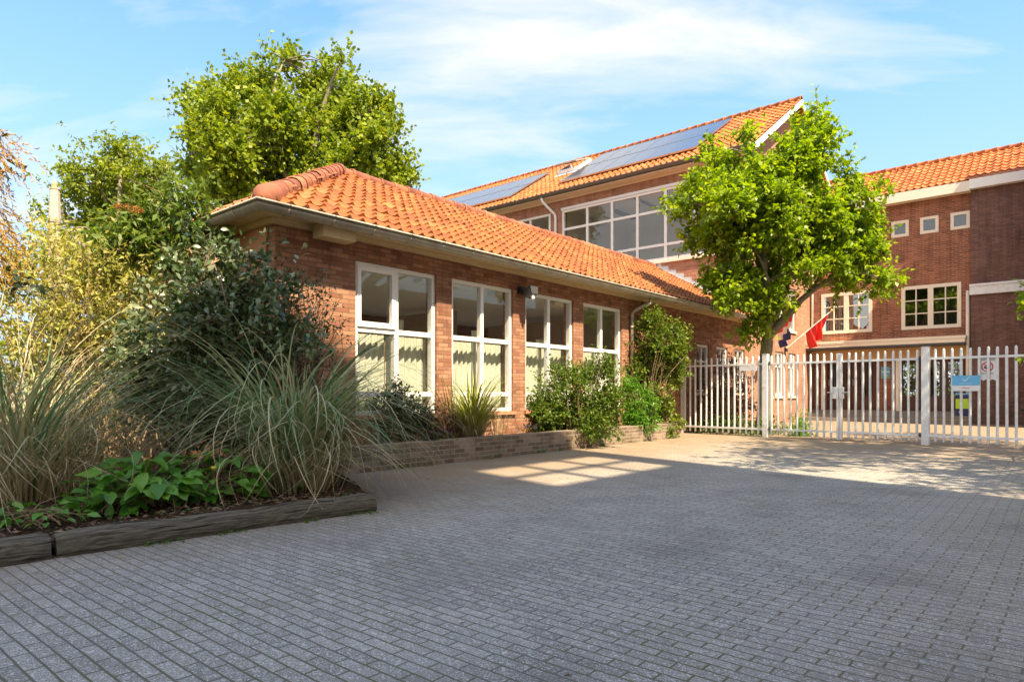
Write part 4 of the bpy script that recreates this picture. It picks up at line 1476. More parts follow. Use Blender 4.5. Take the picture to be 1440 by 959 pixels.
fsign_text(s2, 'SCHOOLTERREIN', .030, cx, 1.70, .033, M['sign_dark'])
fsign_text(s2, 'ROOKVRIJ', .042, cx, 1.435, .033, M['sign_dark'])

s3 = thing('blank_sign', 'small blank white plate on the left fence panel by the tree trunk', 'sign', fp(1.9, 1.6, -.04))
mb = MB(False); fbox(mb, 1.68, 2.10, 1.60, 1.72, -.045, -.034); mb.build('plate', M['fence'], s3)

# bicycle at the right edge, mostly out of the picture
bw_ = np.array([8.12, 9.9, 0.])
bk = thing('bicycle', 'black bicycle handlebar reaching in at the right edge before the fence', 'bicycle', bw_)
def bpnt(x, y, z): return bw_ + np.array([.64 * y + .77 * x, .77 * y - .64 * x, z])
def wheel(y):
    mb = MB(False)
    pts = [bpnt(0, y + .33 * math.cos(a), .35 + .33 * math.sin(a)) for a in np.linspace(0, 2 * math.pi, 33)]
    mb.tube(pts, .018, 8, cap=False); o = mb.build('wheel', M['black'], bk, smooth=True)
    mb = MB(False)
    for k in range(12):
        a = k * math.pi / 6; mb.tube([bpnt(0, y, .35), bpnt(0, y + .32 * math.cos(a), .35 + .32 * math.sin(a))], .0015, 4)
    mb.tube([bpnt(-.05, y, .35), bpnt(.05, y, .35)], .02, 8); mb.build('spokes', M['steel'], o)
wheel(0); wheel(1.02)
mb = MB(False)
for a, b in (((0, .08, .55), (0, .16, .78)), ((0, .1, .6), (0, .55, .3)), ((0, .13, .7), (0, .68, .72)), ((0, .55, .3), (0, .7, .8)), ((0, .55, .3), (0, 1.02, .35)), ((0, .68, .7), (0, 1.02, .35)), ((0, .0, .35), (0, .09, .58))):
    mb.tube([bpnt(*a), bpnt(*b)], .016, 8)
mb.build('frame', M['darkgrey'], bk, smooth=True)
mb = MB(False); mb.tube([bpnt(-.32, .22, .80), bpnt(-.18, .18, .83), bpnt(0, .14, .83), bpnt(.18, .18, .83), bpnt(.32, .22, .80)], .013, 8); mb.tube([bpnt(0, .14, .83), bpnt(0, .13, .72)], .015, 8); mb.build('handlebar', M['darkgrey'], bk, smooth=True)
for s_ in (-1, 1):
    mb = MB(False); mb.tube([bpnt(s_ * .37, .23, .79), bpnt(s_ * .355, .228, .792), bpnt(s_ * .23, .2, .82)], [.016, .024, .022], 10); mb.build('grip', M['black'], bk, smooth=True)
    mb = MB(False); mb.tube([bpnt(s_ * .21, .14, .80), bpnt(s_ * .28, .10, .755), bpnt(s_ * .34, .12, .725)], [.012, .016, .018], 8); mb.build('brake_lever', M['black'], bk, smooth=True)
mb = MB(False); mb.lathe(bpnt(0, .72, .80), [(0, 0), (.08, .0), (.11, .03), (.09, .06), (0, .07)], 12); mb.build('saddle', M['black'], bk, smooth=True)

# ------------------------------------------------------------------ concrete lamp-like obelisk behind the shrubs
ob = at(77, 553, 13.5); ob[2] = 0
pb = thing('concrete_pillar', 'slim weathered concrete pillar with a knob top behind the tan shrubs', 'pillar', ob)
zt = at(77, 262, 13.5)[2]
mb = MB(False)
def prism(mb, c, z0, z1, r0, r1, seg=8):
    vs = []
    for z, r_ in ((z0, r0), (z1, r1)):
        for k in range(seg):
            a = 2 * math.pi * (k + .5) / seg; vs.append((c[0] + r_ * math.cos(a), c[1] + r_ * math.sin(a), z))
    mb.add(vs, [(k, (k + 1) % seg, seg + (k + 1) % seg, seg + k) for k in range(seg)] + [tuple(range(seg))[::-1], tuple(range(seg, 2 * seg))])
prism(mb, ob, zt - .66, zt - .08, .115, .085); prism(mb, ob, zt - .75, zt - .662, .125, .125); prism(mb, ob, zt - 1.05, zt - .752, .11, .11)
prism(mb, ob, 0, zt - 1.45, .16, .125)
mb.build('shaft', M['concrete'], pb)
mb = MB(False); prism(mb, ob, zt - 1.448, zt - 1.052, .12, .118); mb.build('brick_band', M['brick_planter'], pb)
mb = MB(False); mb.lathe(ob + np.array([0, 0, zt - .08]), [(.085, 0), (.1, .02), (.06, .04), (.035, .06), (.055, .10), (.05, .14), (.015, .18), (0, .25)], 10); mb.build('knob', M['ochre'], pb, smooth=True)

#VEG-BEGIN
# ------------------------------------------------------------------ vegetation
L_ = dict(
    poplar=m_leaf('poplar_leaf', [(.07, .125, .008), (.19, .27, .014), (.34, .39, .03)], .5, .4),
    ash=m_leaf('pale_leaf', [(.095, .16, .012), (.21, .28, .02), (.32, .36, .045)], .5, .42),
    hornbeam=m_leaf('hornbeam_leaf', [(.075, .135, .008), (.205, .315, .010), (.37, .45, .018)], .45, .45, tcol=(1.5, 1.5, .4)),
    elaeagnus=m_leaf('grey_green_leaf', [(.03, .065, .016), (.085, .135, .05), (.27, .29, .18)], .32, .15, spec=.6),
    tan=m_leaf('tan_leaf', [(.18, .23, .03), (.36, .36, .08), (.58, .50, .25)], .6, .35),
    dock=m_leaf('dock_leaf', [(.045, .15, .012), (.09, .25, .02), (.16, .34, .04)], .35, .3, spec=.5),
    dark=m_leaf('dark_leaf', [(.015, .028, .008), (.03, .05, .012), (.06, .085, .02)], .4, .2, spec=.5),
    bush=m_leaf('bush_leaf', [(.04, .085, .008), (.09, .155, .015), (.16, .23, .03)], .45, .35),
    bright=m_leaf('bright_leaf', [(.06, .17, .012), (.10, .26, .02), (.16, .33, .03)], .45, .4),
    climber=m_leaf('climber_leaf', [(.04, .08, .01), (.10, .16, .015), (.25, .31, .03)], .45, .35),
    deadleaf=m_leaf('dead_leaf', [(.16, .09, .04), (.30, .19, .10), (.42, .30, .18)], .7, .2, tcol=(1.2, 1., .7)),
    redleaf=m_leaf('brown_leaf', [(.10, .045, .035), (.22, .12, .09), (.36, .24, .19)], .5, .3, tcol=(1.2, 1., .8)),
    grass=m_leaf('pampas_blade', [(.085, .165, .07), (.16, .26, .12), (.33, .38, .21), (.55, .51, .32)], .5, .3, tcol=(1.2, 1.1, .7)),
    straw=m_leaf('straw_blade', [(.28, .235, .115), (.46, .39, .22), (.62, .54, .36)], .6, .3, tcol=(1.1, 1., .8)),
    lily=m_leaf('lily_blade', [(.13, .20, .02), (.27, .33, .04), (.42, .40, .12)], .5, .35),
    gold=m_leaf('golden_leaf', [(.30, .15, .02), (.44, .26, .035), (.5, .35, .09)], .6, .25, tcol=(1.2, 1., .5)),
    budd=m_leaf('buddleia_leaf', [(.05, .10, .012), (.10, .17, .02), (.17, .24, .035)], .5, .4),
    chips=m_leaf('bark_chip', [(.06, .03, .018), (.15, .085, .05), (.27, .18, .12)], .8, .05),
    orange=m_leaf('dry_flower', [(.30, .12, .03), (.42, .2, .06), (.5, .28, .1)], .8, .2),
    purple=m_leaf('purple_petal', [(.15, .09, .35), (.25, .16, .5), (.34, .26, .6)], .6, .3, tcol=(1., 1., 1.)),
    ground=m_leaf('low_leaf', [(.03, .08, .01), (.07, .15, .02), (.13, .22, .04)], .45, .3),
)


def lob(lst, Y, spread=1., dep=1., seed=0):
    rr = np.random.default_rng(seed)
    out = []
    for (u, v, r_) in lst:
        yy = Y + rr.uniform(-1, 1) * spread
        rad = r_ * Y / FPX
        out.append((at(u, v, yy), (rad, rad * dep, rad)))
    return out


def trunk_tree(name, label, cat, base, fork, tips, r0, mat, group=None, steep=.0):
    t = thing(name, label, cat, base, group)
    mb = MB(False)
    rr = np.random.default_rng(len(tips) + 5)
    base = np.asarray(base, float); fork = np.asarray(fork, float)
    pts = [base + (fork - base) * k / 6 + np.array([math.sin(k * 1.3) * .03, math.cos(k) * .03, 0]) * (k > 0) for k in range(7)]
    mb.tube(pts, [r0 * 1.35, r0 * 1.1, r0, r0 * .97, r0 * .95, r0 * .93, r0 * .9], 12, cap=False)
    limbs = []
    for k, tp in enumerate(tips):
        tp = np.asarray(tp, float)
        mid = fork + (tp - fork) * .5 + rr.normal(size=3) * .12 * np.linalg.norm(tp - fork) + np.array([0, 0, .10 * np.linalg.norm(tp - fork) + steep * np.linalg.norm((tp - fork)[:2])])
        P = []
        for q in np.linspace(0, 1, 8):
            P.append((1 - q) ** 2 * fork + 2 * q * (1 - q) * mid + q * q * tp)
        mb.tube(P, list(np.linspace(r0 * .62, r0 * .12, 8)), 7, cap=False)
        limbs.append(P)
    mb.build('trunk', mat, t, smooth=True)
    return t, limbs


def twigs_mesh(rng, parent, limbs, st, en, mat, n=300, r=.01, name='branches', maxd=2.5):
    mb = MB(False)
    pts = np.array([p for P in limbs for p in P[2:]])
    idx = rng.choice(len(st), min(n, len(st)), replace=False)
    for i in idx:
        d = np.linalg.norm(pts - st[i], axis=1)
        a = pts[np.argmin(d)]
        if d.min() > maxd: continue
        mid = (a + st[i]) / 2 + rng.normal(size=3) * .08 * d.min()
        mb.tube([a, mid, st[i], en[i]], [r * 1.8, r * 1.3, r * .9, r * .3], 4, cap=False)
    setprops(mb.build(name, mat, parent), kind='stuff')


VR = np.random.default_rng(21)


def clumpify(lobes, k=7, f=.42, flat=.8, seed=1, shell=.75):
    rr = np.random.default_rng(seed)
    out = []
    for c, r_ in lobes:
        r3 = np.broadcast_to(np.asarray(r_, float), (3,))
        kk = max(2, int(round(k * rr.uniform(.8, 1.2))))
        for i in range(kk):
            d = nrm(rr.normal(size=3))
            q = c + d * r3 * shell * rr.uniform(.55, 1.1)
            s_ = f * rr.uniform(.65, 1.25)
            out.append((q, r3 * s_ * np.array([1, 1, flat])))
    return out


# --- hornbeam-like tree at the gate
HB = np.array([6.50, 17.1, 0.])
hl = lob([(1140, 208, 42), (1085, 238, 46), (1020, 258, 42), (975, 285, 30), (1050, 310, 66), (1128, 300, 74), (1185, 292, 46), (1222, 282, 26), (1060, 390, 48), (1032, 362, 40),
          (1128, 372, 46), (1185, 376, 36), (1234, 393, 22), (1076, 436, 26), (1149, 168, 16), (1001, 212, 13), (1050, 200, 17), (1175, 345, 45), (982, 338, 18), (1148, 158, 9), (1150, 150, 6), (1003, 203, 8), (1000, 226, 10), (1052, 188, 8), (1247, 258, 10), (1258, 395, 12), (1062, 462, 18), (1095, 345, 52), (1040, 418, 26), (1056, 464, 14), (1010, 392, 22), (1085, 415, 20), (1054, 212, 10), (1205, 262, 10), (1180, 232, 12), (1128, 190, 16)], 16.6, .7, .95, 3)
tips = [at(u, v, 16.6 + dy) for u, v, dy in ((1148, 175, .2), (1090, 225, -.3), (1020, 250, .3), (965, 285, 0), (1120, 300, .5), (1195, 290, -.3), (1235, 390, -.5), (1060, 350, -.6), (1175, 360, .6), (1000, 340, .5), (1240, 275, .2), (1050, 215, .1))]
hbt, limbs = trunk_tree('hornbeam_tree', 'bright green leafy tree with a forked trunk growing just behind the white fence', 'tree', HB, at(1078, 478, 17.0), tips, .165, M['bark_grey'], steep=.28)
o, st, en = foliage(VR, clumpify([(c_, np.asarray(r_) * .92) for c_, r_ in hl], 6, .36, .62, 2, 1.0), 5200, 11, .38, .13, .08, L_['hornbeam'], hbt, 'crown', up=.4, droop=.3, nup=1.3, lo=.1, out=1.2, fold=.12)
twigs_mesh(VR, hbt, limbs, st, en, M['bark_grey'], 260, .011)

# --- big poplar behind the low wing
pl_ = lob([(395, 118, 46), (468, 115, 36), (320, 138, 38), (275, 162, 22), (350, 185, 68), (440, 195, 72), (508, 182, 44), (538, 222, 38), (300, 228, 50), (292, 265, 42),
           (380, 262, 66), (470, 262, 60), (555, 248, 26), (583, 268, 11), (408, 84, 15), (345, 100, 17), (482, 86, 13), (372, 84, 10), (262, 158, 10), (555, 185, 12), (530, 160, 18), (560, 215, 10)], 25., 1.6, .9, 5)
PB = at(425, 553, 25.); PB[2] = 0
tips = [at(u, v, 25. + dy) for u, v, dy in ((400, 85, .5), (475, 95, -.5), (320, 130, .2), (270, 165, 0), (440, 180, 1.), (510, 170, -.8), (550, 215, .4), (300, 225, -1), (370, 200, -1.2), (480, 230, 1.2))]
pop, limbs = trunk_tree('poplar_tree', 'tall broad yellow-green tree rising behind the low orange roof', 'tree', PB, at(425, 330, 25.), tips, .3, M['bark_grey'])
o, st, en = foliage(VR, clumpify([(c_, np.asarray(r_) * .93) for c_, r_ in pl_], 6, .33, 1.1, 3, 1.0), 6600, 10, .70, .16, .135, L_['poplar'], pop, 'crown', up=.6, droop=.1, nup=.55, lo=.1, out=.9, fold=.1)
twigs_mesh(VR, pop, limbs, st, en, M['bark_grey'], 420, .02, maxd=4)

# --- lighter tree on the left and a second one closing the gap
al = lob([(172, 226, 30), (130, 243, 28), (212, 243, 30), (98, 262, 22), (160, 285, 56), (228, 285, 36), (118, 312, 40), (70, 300, 17), (205, 330, 48), (118, 205, 9), (190, 202, 10), (60, 255, 8), (85, 350, 30), (145, 360, 55), (240, 330, 30)], 15.5, 1., .9, 6)
ABs = at(165, 553, 15.5); ABs[2] = 0
tips = [at(u, v, 15.5 + dy) for u, v, dy in ((172, 210, .3), (130, 235, -.3), (212, 235, .2), (95, 262, 0), (160, 285, .5), (225, 285, -.5), (70, 298, .1), (120, 320, -.4))]
ash, limbs = trunk_tree('young_tree', 'light green feathery tree behind the slim concrete pillar', 'tree', ABs, at(165, 400, 15.5), tips, .12, M['bark_grey'])
o, st, en = foliage(VR, clumpify(al, 6, .36, .8, 4, .95), 2700, 9, .42, .11, .06, L_['ash'], ash, 'crown', up=.25, droop=.3, nup=.8, lo=.1, fold=.12)
twigs_mesh(VR, ash, limbs, st, en, M['bark_grey'], 220, .011)

# --- buddleia against the roof corner with a dry flower head
bl = lob([(255, 275, 22), (228, 300, 28), (268, 310, 24), (240, 335, 36), (205, 345, 36), (290, 300, 9), (190, 330, 28), (262, 350, 26), (160, 340, 25), (258, 240, 9)], 8.9, .25, .8, 8)
BBs = at(245, 553, 8.9); BBs[2] = .1
tips = [at(u, v, 8.9) for u, v in ((258, 245), (228, 290), (285, 298), (200, 330), (265, 320), (165, 335))]
bud, limbs = trunk_tree('buddleia_bush', 'arching green bush with an orange-brown dry flower head below the roof corner', 'shrub', BBs, at(245, 470, 8.9), tips, .03, M['twig'])
o, st, en = foliage(VR, bl, 430, 8, .35, .13, .04, L_['budd'], bud, 'foliage', up=.2, droop=.5, nup=.7, fine=True, lo=.1)
twigs_mesh(VR, bud, limbs, st, en, M['twig'], 120, .006)
P = []
c0, c1 = at(162, 290, 8.7), at(201, 297, 8.7)
nf = 700
tt = VR.uniform(0, 1, nf); rr_ = .055 * np.sin(np.clip(tt, .02, .98) * math.pi) ** .5
Pp = c0 + (c1 - c0) * tt[:, None] + nrm(VR.normal(size=(nf, 3))) * rr_[:, None]
V, F, k = leaf_arrays(VR, Pp, VR.normal(size=(nf, 3)), VR.normal(size=(nf, 3)), .02, .014)
np_mesh('flower_head', V, F, VR.uniform(0, 1, nf), L_['orange'], bud)

# --- dark grey-green elaeagnus shrub in front of the corner
el = lob([(300, 400, 58), (255, 450, 60), (340, 470, 68), (290, 540, 72), (225, 530, 52), (370, 420, 36), (345, 375, 32), (300, 360, 24), (385, 395, 22), (240, 590, 50), (320, 600, 52), (400, 470, 34),
          (352, 345, 12), (205, 480, 32), (270, 345, 14), (410, 430, 18)], 7.6, .45, .85, 9)
EBs = np.array([-3.3, 7.9, .1])
tips = [at(u, v, 7.7) for u, v in ((300, 370), (350, 350), (250, 430), (385, 400), (340, 460), (210, 490), (290, 520), (400, 460))]
ela, limbs = trunk_tree('evergreen_shrub', 'large dark grey-green shrub with silvery leaves at the building corner', 'shrub', EBs, EBs + np.array([0, 0, .45]), tips, .045, M['bark'])
o, st, en = foliage(VR, clumpify(el, 7, .42, .9, 7, .8), 1500, 9, .34, .088, .05, L_['elaeagnus'], ela, 'foliage', up=.3, droop=.25, nup=.6, fine=True, lo=.3)
twigs_mesh(VR, ela, limbs, st, en, M['twig'], 300, .006)

# --- thin dark spray beside it, against the brick
sp = thing('wispy_shrub', 'thin twiggy shrub with small dark leaves in front of the bare brick corner', 'shrub', at(420, 668, 7.7) * np.array([1, 1, 0]) + np.array([0, 0, .1]))
sl2 = lob([(420, 415, 26), (435, 445, 30), (405, 470, 36), (440, 480, 26), (405, 395, 16), (395, 520, 40), (428, 530, 32), (460, 470, 10)], 7.7, .2, .6, 10)
o, st, en = foliage(VR, sl2, 330, 7, .3, .05, .022, L_['dark'], sp, 'foliage', up=.5, droop=.1, fine=True, lo=.1)
mb = MB(False); b_ = BASES[sp.name]
for k in range(0, len(st), 3): branches(mb, VR, b_ + np.array([VR.normal() * .08, VR.normal() * .08, 0]), [en[k]], .009, .002, 4)
for u, v in ((470, 440), (500, 490), (455, 405), (480, 420), (520, 530)):
    a = b_; e_ = at(u, v, 7.6); m_ = (a + e_) / 2 + np.array([.05, 0, .9])
    mb.tube([(1 - q) ** 2 * a + 2 * q * (1 - q) * m_ + q * q * e_ for q in np.linspace(0, 1, 14)], list(np.linspace(.008, .0025, 14)), 4, cap=False)
mb.build('stems', M['twig'], sp)

# --- tan sunlit shrubs at the left
for (nm, lab, lst, Y, seed, n, m_) in (
    ('tan_shrub', 'sunlit tan and yellow-green shrub standing before the concrete pillar', [(60, 360, 36), (110, 385, 48), (170, 400, 48), (60, 420, 60), (130, 450, 62), (185, 460, 50), (210, 415, 34), (95, 500, 60), (165, 520, 56), (100, 345, 14), (150, 352, 18)], 9.0, 12, 1500, 'tan'),
    ('hedge_shrub', 'yellow-green bush low behind the tan shrub and the dark evergreen', [(150, 480, 50), (215, 500, 50), (90, 540, 50), (180, 560, 60), (30, 520, 50), (120, 590, 50), (230, 560, 40), (250, 440, 34)], 10.2, 13, 1100, 'ash')):
    lb = lob(lst, Y, .4, .8, seed)
    bs = at(lst[4][0], 553, Y); bs[2] = .1
    t_ = thing(nm, lab, 'shrub', bs)
    o, st, en = foliage(VR, lb, n, 8, .4, .095, .03 if m_ == 'tan' else .045, L_[m_], t_, 'foliage', up=.4, droop=.2, nup=.5, fine=False, lo=.1)
    mb = MB(False)
    for k in range(0, len(st), 9): branches(mb, VR, bs + np.array([VR.normal() * .35, VR.normal() * .2, 0]), [en[k]], .012, .003, 4)
    mb.build('stems', M['twig'], t_)

# --- golden conifer-like spray at the very left
gd = thing('golden_shrub', 'golden-orange feathery foliage leaning in at the far left edge', 'shrub', np.array([-5.6, 5.9, .1]))
mb = MB(False)
mb.tube([(-5.6, 5.9, .1), (-5.4, 5.9, 1.8), (-5.15, 5.9, 3.2), (-5.0, 5.9, 3.9)], [.07, .05, .03, .01], 8)
PP = []; AA = []
for (u, v, n, ln) in ((-25, 195, 26, .34), (-8, 230, 12, .26), (-28, 330, 34, .38), (-5, 300, 8, .22), (-45, 270, 26, .38), (-20, 365, 20, .3), (-70, 230, 24, .4), (-90, 330, 28, .42), (-60, 420, 26, .4), (-110, 420, 24, .4), (-80, 140, 16, .35)):
    c = at(u, v, 5.9)
    q0 = np.array([-5.2, 5.9, c[2] + .1]); mb.tube([q0, (q0 + c) / 2 + np.array([0, 0, .1]), c], [.015, .01, .005], 5, cap=False)
    for k in range(n):
        d = nrm(np.array([VR.normal() * .6 + .5, VR.normal() * .6, VR.normal() * .5 - .5]))
        s_ = c + VR.normal(size=3) * .08
        t_ = np.linspace(0, 1, 40)[:, None]
        pts = s_ + d * t_ * ln + np.array([0, 0, -1.]) * t_ ** 2 * ln * .5
        PP.append(pts); AA.append(np.repeat((d + np.array([0, 0, -.5]))[None], 40, 0) + VR.normal(size=(40, 3)) * .6)
PP = np.concatenate(PP); AA = np.concatenate(AA)
V, F, k = leaf_arrays(VR, PP, AA, VR.normal(size=PP.shape), .045, .010)
np_mesh('golden_foliage', V, F, VR.uniform(0, 1, len(PP)), L_['gold'], gd)
o, st, en = foliage(VR, lob([(8, 222, 12), (12, 240, 9), (-20, 250, 20), (4, 205, 5), (20, 385, 12), (-5, 400, 25), (40, 395, 12)], 5.9, .1, .8, 14), 26, 6, .2, .085, .045, L_['dark'], gd, 'green_leaves', fine=True, lo=.1)
mb.build('stem', M['twig'], gd)

# --- pampas tussocks
p1 = thing('pampas_grass', 'big tussock of long arching pampas blades spilling over the end of the log', 'ornamental grass', np.array([-2.28, 6.75, .1]))
blades(VR, (-2.28, 6.85, .1), 380, 2.45, .024, L_['grass'], p1, 'green_blades', lean=.32, drop=1.75, base_r=.3, seg=13, curl=.75)
blades(VR, (-2.15, 6.7, .1), 320, 2.15, .018, L_['grass'], p1, 'pale_blades', lean=.5, drop=2.0, base_r=.34, seg=13, curl=1.1)
blades(VR, (-2.1, 6.5, .1), 320, 1.95, .010, L_['straw'], p1, 'dry_blades', lean=.75, drop=2.3, base_r=.38, seg=15, curl=1.8)
p2 = thing('pampas_grass', 'tussock of dry tangled pampas blades at the left edge of the bed', 'ornamental grass', np.array([-4.35, 5.7, .1]))
blades(VR, (-4.5, 5.9, .1), 260, 2.4, .020, L_['grass'], p2, 'green_blades', lean=.6, drop=1.5, base_r=.38, seg=12, curl=.8)
blades(VR, (-4.3, 5.8, .1), 420, 2.0, .011, L_['straw'], p2, 'dry_blades', lean=.9, drop=1.8, base_r=.5, seg=14, curl=1.6)
blades(VR, (-4.9, 6.4, .1), 240, 2.8, .011, L_['straw'], p2, 'tall_dry_blades', lean=.9, drop=.95, base_r=.4, seg=10, curl=1.0)
p3 = thing('dry_grass', 'low dry grass clump between the dock leaves and the left tussock', 'grass clump', np.array([-3.75, 5.9, .1]))
blades(VR, (-3.75, 6.0, .1), 260, .95, .007, L_['straw'], p3, 'dry_blades', lean=1.0, drop=1.4, base_r=.3, seg=8, curl=.9)

# --- dock plants with broad leaves
def dock(c, r_, n, label, size=.16, mat='dock', hgt=.34, group='broad-leaved plants in the bed'):
    t_ = thing('dock_plant', label, 'plant', c, group)
    a = VR.uniform(0, 2 * math.pi, n); rr = r_ * VR.uniform(0, 1, n) ** .55
    hh = hgt * VR.uniform(.15, 1, n) * (1.1 - .5 * rr / r_)
    P = np.stack([c[0] + rr * np.cos(a), c[1] + rr * np.sin(a) * .8, c[2] + hh], 1)
    A = np.stack([np.cos(a) + VR.normal(size=n) * .5, np.sin(a) + VR.normal(size=n) * .5, VR.uniform(-.5, .35, n)], 1)
    Nn = np.stack([VR.normal(size=n) * .25, VR.normal(size=n) * .25 - .25, np.ones(n)], 1)
    sc = VR.uniform(.5, 1.15, n) * size
    V, F, k = broad_leaves(VR, P, A, Nn, sc, sc * .6)
    np_mesh('leaves', V, F, np.repeat(VR.uniform(0, 1, n), k), L_[mat], t_, smooth=True)
    mb = MB(False)
    for i in range(0, n, 3):
        b_ = np.array([c[0] + VR.normal() * r_ * .35, c[1] + VR.normal() * r_ * .3, c[2]]); mb.tube([b_, (b_ + P[i]) / 2 + np.array([0, 0, .05]), P[i]], [.006, .005, .003], 4, cap=False)
    mb.build('stalks', M['twig'], t_)
    return t_


def bedp(u, v, Y):
    p = at(u, v, Y); p[2] = .12
    return p


dock(bedp(205, 690, 5.45), .40, 150, 'broad-leaved dock plant in the middle of the bed behind the long log', .19, hgt=.46)
d2_ = dock(bedp(300, 685, 5.75), .40, 130, 'broad-leaved dock plant with a small yellow flower near the long log', .16, hgt=.46)
mb = MB(False); fy = at(300, 659, 5.55); mb.lathe(fy, [(.0, -.01), (.028, .0), (.03, .012), (.012, .02), (0, .018)], 9); mb.build('yellow_flower', M['poster_yellow'], d2_, smooth=True)
mb = MB(False); mb.tube([fy + np.array([.02, .05, -.35]), fy + np.array([0, 0, -.01])], .004, 4); mb.build('flower_stalk', M['twig'], d2_)
dock(bedp(150, 690, 5.2), .28, 50, 'darker broad-leaved plant half covered by dry grass left of the dock', .13)
dock(bedp(62, 735, 4.75), .32, 46, 'sparse low dock sprouts beside the joint of the two logs', .105, hgt=.2)
dock(bedp(8, 748, 4.7), .25, 40, 'small dock sprouts behind the shorter log', .09, hgt=.16)
dock(bedp(418, 688, 6.35), .2, 90, 'small leafy weed at the foot of the pampas near the log end', .06, 'ground', hgt=.15)

dock(np.array([-4.0, 4.35, .12]), .4, 60, 'low dock clump behind the far end of the shorter log', .11, hgt=.2)

# bark chips over the bed, seedlings, straw
def scatter(name, n, fn, L, Wd, mat, kind='stuff', tilt=.5):
    P = fn(n); n = len(P)
    A = np.stack([VR.normal(size=n), VR.normal(size=n), VR.normal(size=n) * tilt * .4], 1)
    Nn = np.stack([VR.normal(size=n) * tilt, VR.normal(size=n) * tilt, np.ones(n)], 1)
    sc = VR.uniform(.5, 1.4, n)
    V, F, k = leaf_arrays(VR, P, A, Nn, L * sc, Wd * sc, fold=.05, curl=.05)
    o = np_mesh(name, V, F, np.repeat(VR.uniform(0, 1, n), k), mat)
    setprops(o, kind=kind)
    return o


def bedpts(z):
    def f(n):
        s_ = VR.uniform(0, 5, n); d_ = VR.uniform(.08, 2.2, n) ** 1.2
        q = LOGA + ldir * s_[:, None] + lnor * d_[:, None]
        zz = .125 + .05 * np.sin(q[:, 0] * 2.1 + q[:, 1]) * np.sin(q[:, 1] * 1.7) + .03
        return np.stack([q[:, 0], q[:, 1], zz + VR.uniform(-.01, .015, n) - .01], 1)
    return f


scatter('bark_chips', 5200, bedpts(0), .06, .018, L_['chips'])
scatter('seedling_leaves', 900, bedpts(0), .035, .022, L_['ground'])


def joint_pts(n):
    s_ = VR.uniform(-.2, 5, n); d_ = -np.abs(VR.normal(size=n)) * .05 - .09
    q = LOGA + ldir * s_[:, None] + lnor * d_[:, None]
    keep = np.sin(s_ * 5) + np.sin(s_ * 11.3) > .5
    q = q[keep]
    return np.stack([q[:, 0], q[:, 1], np.full(len(q), .006) + VR.uniform(0, .012, len(q))], 1)


scatter('moss_tufts', 1600, joint_pts, .022, .012, L_['ground'], tilt=1.2)


def plant_foot(n):
    x = VR.uniform(-.6, 8.8, n); y = -.83 - np.abs(VR.normal(size=n)) * .05
    keep = np.sin(x * 4.) + np.sin(x * 9.7 + 1) > .7
    q = np.stack([x[keep], y[keep], VR.uniform(.004, .06, keep.sum())], 1)
    return W(q)


scatter('joint_weeds', 1100, plant_foot, .04, .016, L_['ground'], tilt=1.2)


def litter(n):
    x = VR.uniform(-5, 10, n); y = -.9 - VR.uniform(0, 1, n) ** 2 * 7
    return W(np.stack([x, y, np.full(n, .006)], 1))


scatter('leaf_litter', 520, litter, .035, .014, L_['deadleaf'], tilt=.3)

# --- plants in the planter
def shrub(name, label, lst, Y, seed, n, per, tl, ll, lw, mat, bz=.3, dep=.7, stems=True, fine=False, sp=.15, base=None, up=.35, **kw):
    lb = lob(lst, Y, sp, dep, seed)
    b_ = np.array(base, float) if base is not None else np.array([np.mean([q[0][0] for q in lb]), np.mean([q[0][1] for q in lb]), bz])
    t_ = thing(name, label, 'shrub', b_)
    o, st, en = foliage(VR, clumpify(lb, 6, .42, .9, seed, .98), n, per, tl, ll, lw, L_[mat], t_, 'foliage', up=up, fine=fine, **kw)
    if stems:
        mb = MB(False)
        for k in range(0, len(st), max(1, len(st) // 60)): branches(mb, VR, b_ + np.array([VR.normal() * .12, VR.normal() * .08, 0]), [en[k]], .012, .003, 4)
        mb.build('stems', M['twig'], t_)
    return t_


def Yof(s, y):     # depth of a school point
    return float(W(np.array([s, y, 0.]))[1])


shrub('small_leaved_shrub', 'dark small-leaved shrub in front of the first tall window, hanging over the planter', [(548, 572, 26), (575, 585, 30), (530, 590, 22), (600, 578, 16), (560, 560, 16), (545, 610, 26), (590, 612, 22), (598, 628, 14), (525, 570, 12), (558, 550, 9)], Yof(.9, -.5), 31, 760, 9, .16, .045, .026, 'dark', lo=.1, nup=.6)
lp = W(np.array([2.05, -.42, .3]))
gl_ = thing('spiky_grass', 'yellow-green spiky grass tuft in the planter between the first two tall windows', 'ornamental grass', lp)
blades(VR, lp, 300, 1.35, .022, L_['lily'], gl_, 'blades', lean=.85, drop=1.05, base_r=.1, seg=7, curl=.3)
blades(VR, lp + np.array([0, -.05, 0]), 110, 1.1, .012, L_['straw'], gl_, 'dry_blades', lean=1.1, drop=1.5, base_r=.14, seg=7, curl=.5)
ws = W(np.array([2.75, -.3, .3])); dg_ = thing('dry_stalks', 'thin dry grass wisps right of the spiky tuft', 'grass clump', ws)
blades(VR, ws, 60, .7, .005, L_['straw'], dg_, 'stalks', lean=.6, drop=.6, base_r=.2, seg=6, curl=.4)
ws = W(np.array([1.75, -.25, .3])); dp = thing('dead_plume', 'upright brown dead plumes behind the spiky grass tuft', 'grass clump', ws)
blades(VR, ws, 26, 1.15, .012, L_['chips'], dp, 'plumes', lean=.25, drop=.25, base_r=.1, seg=6, curl=.15)
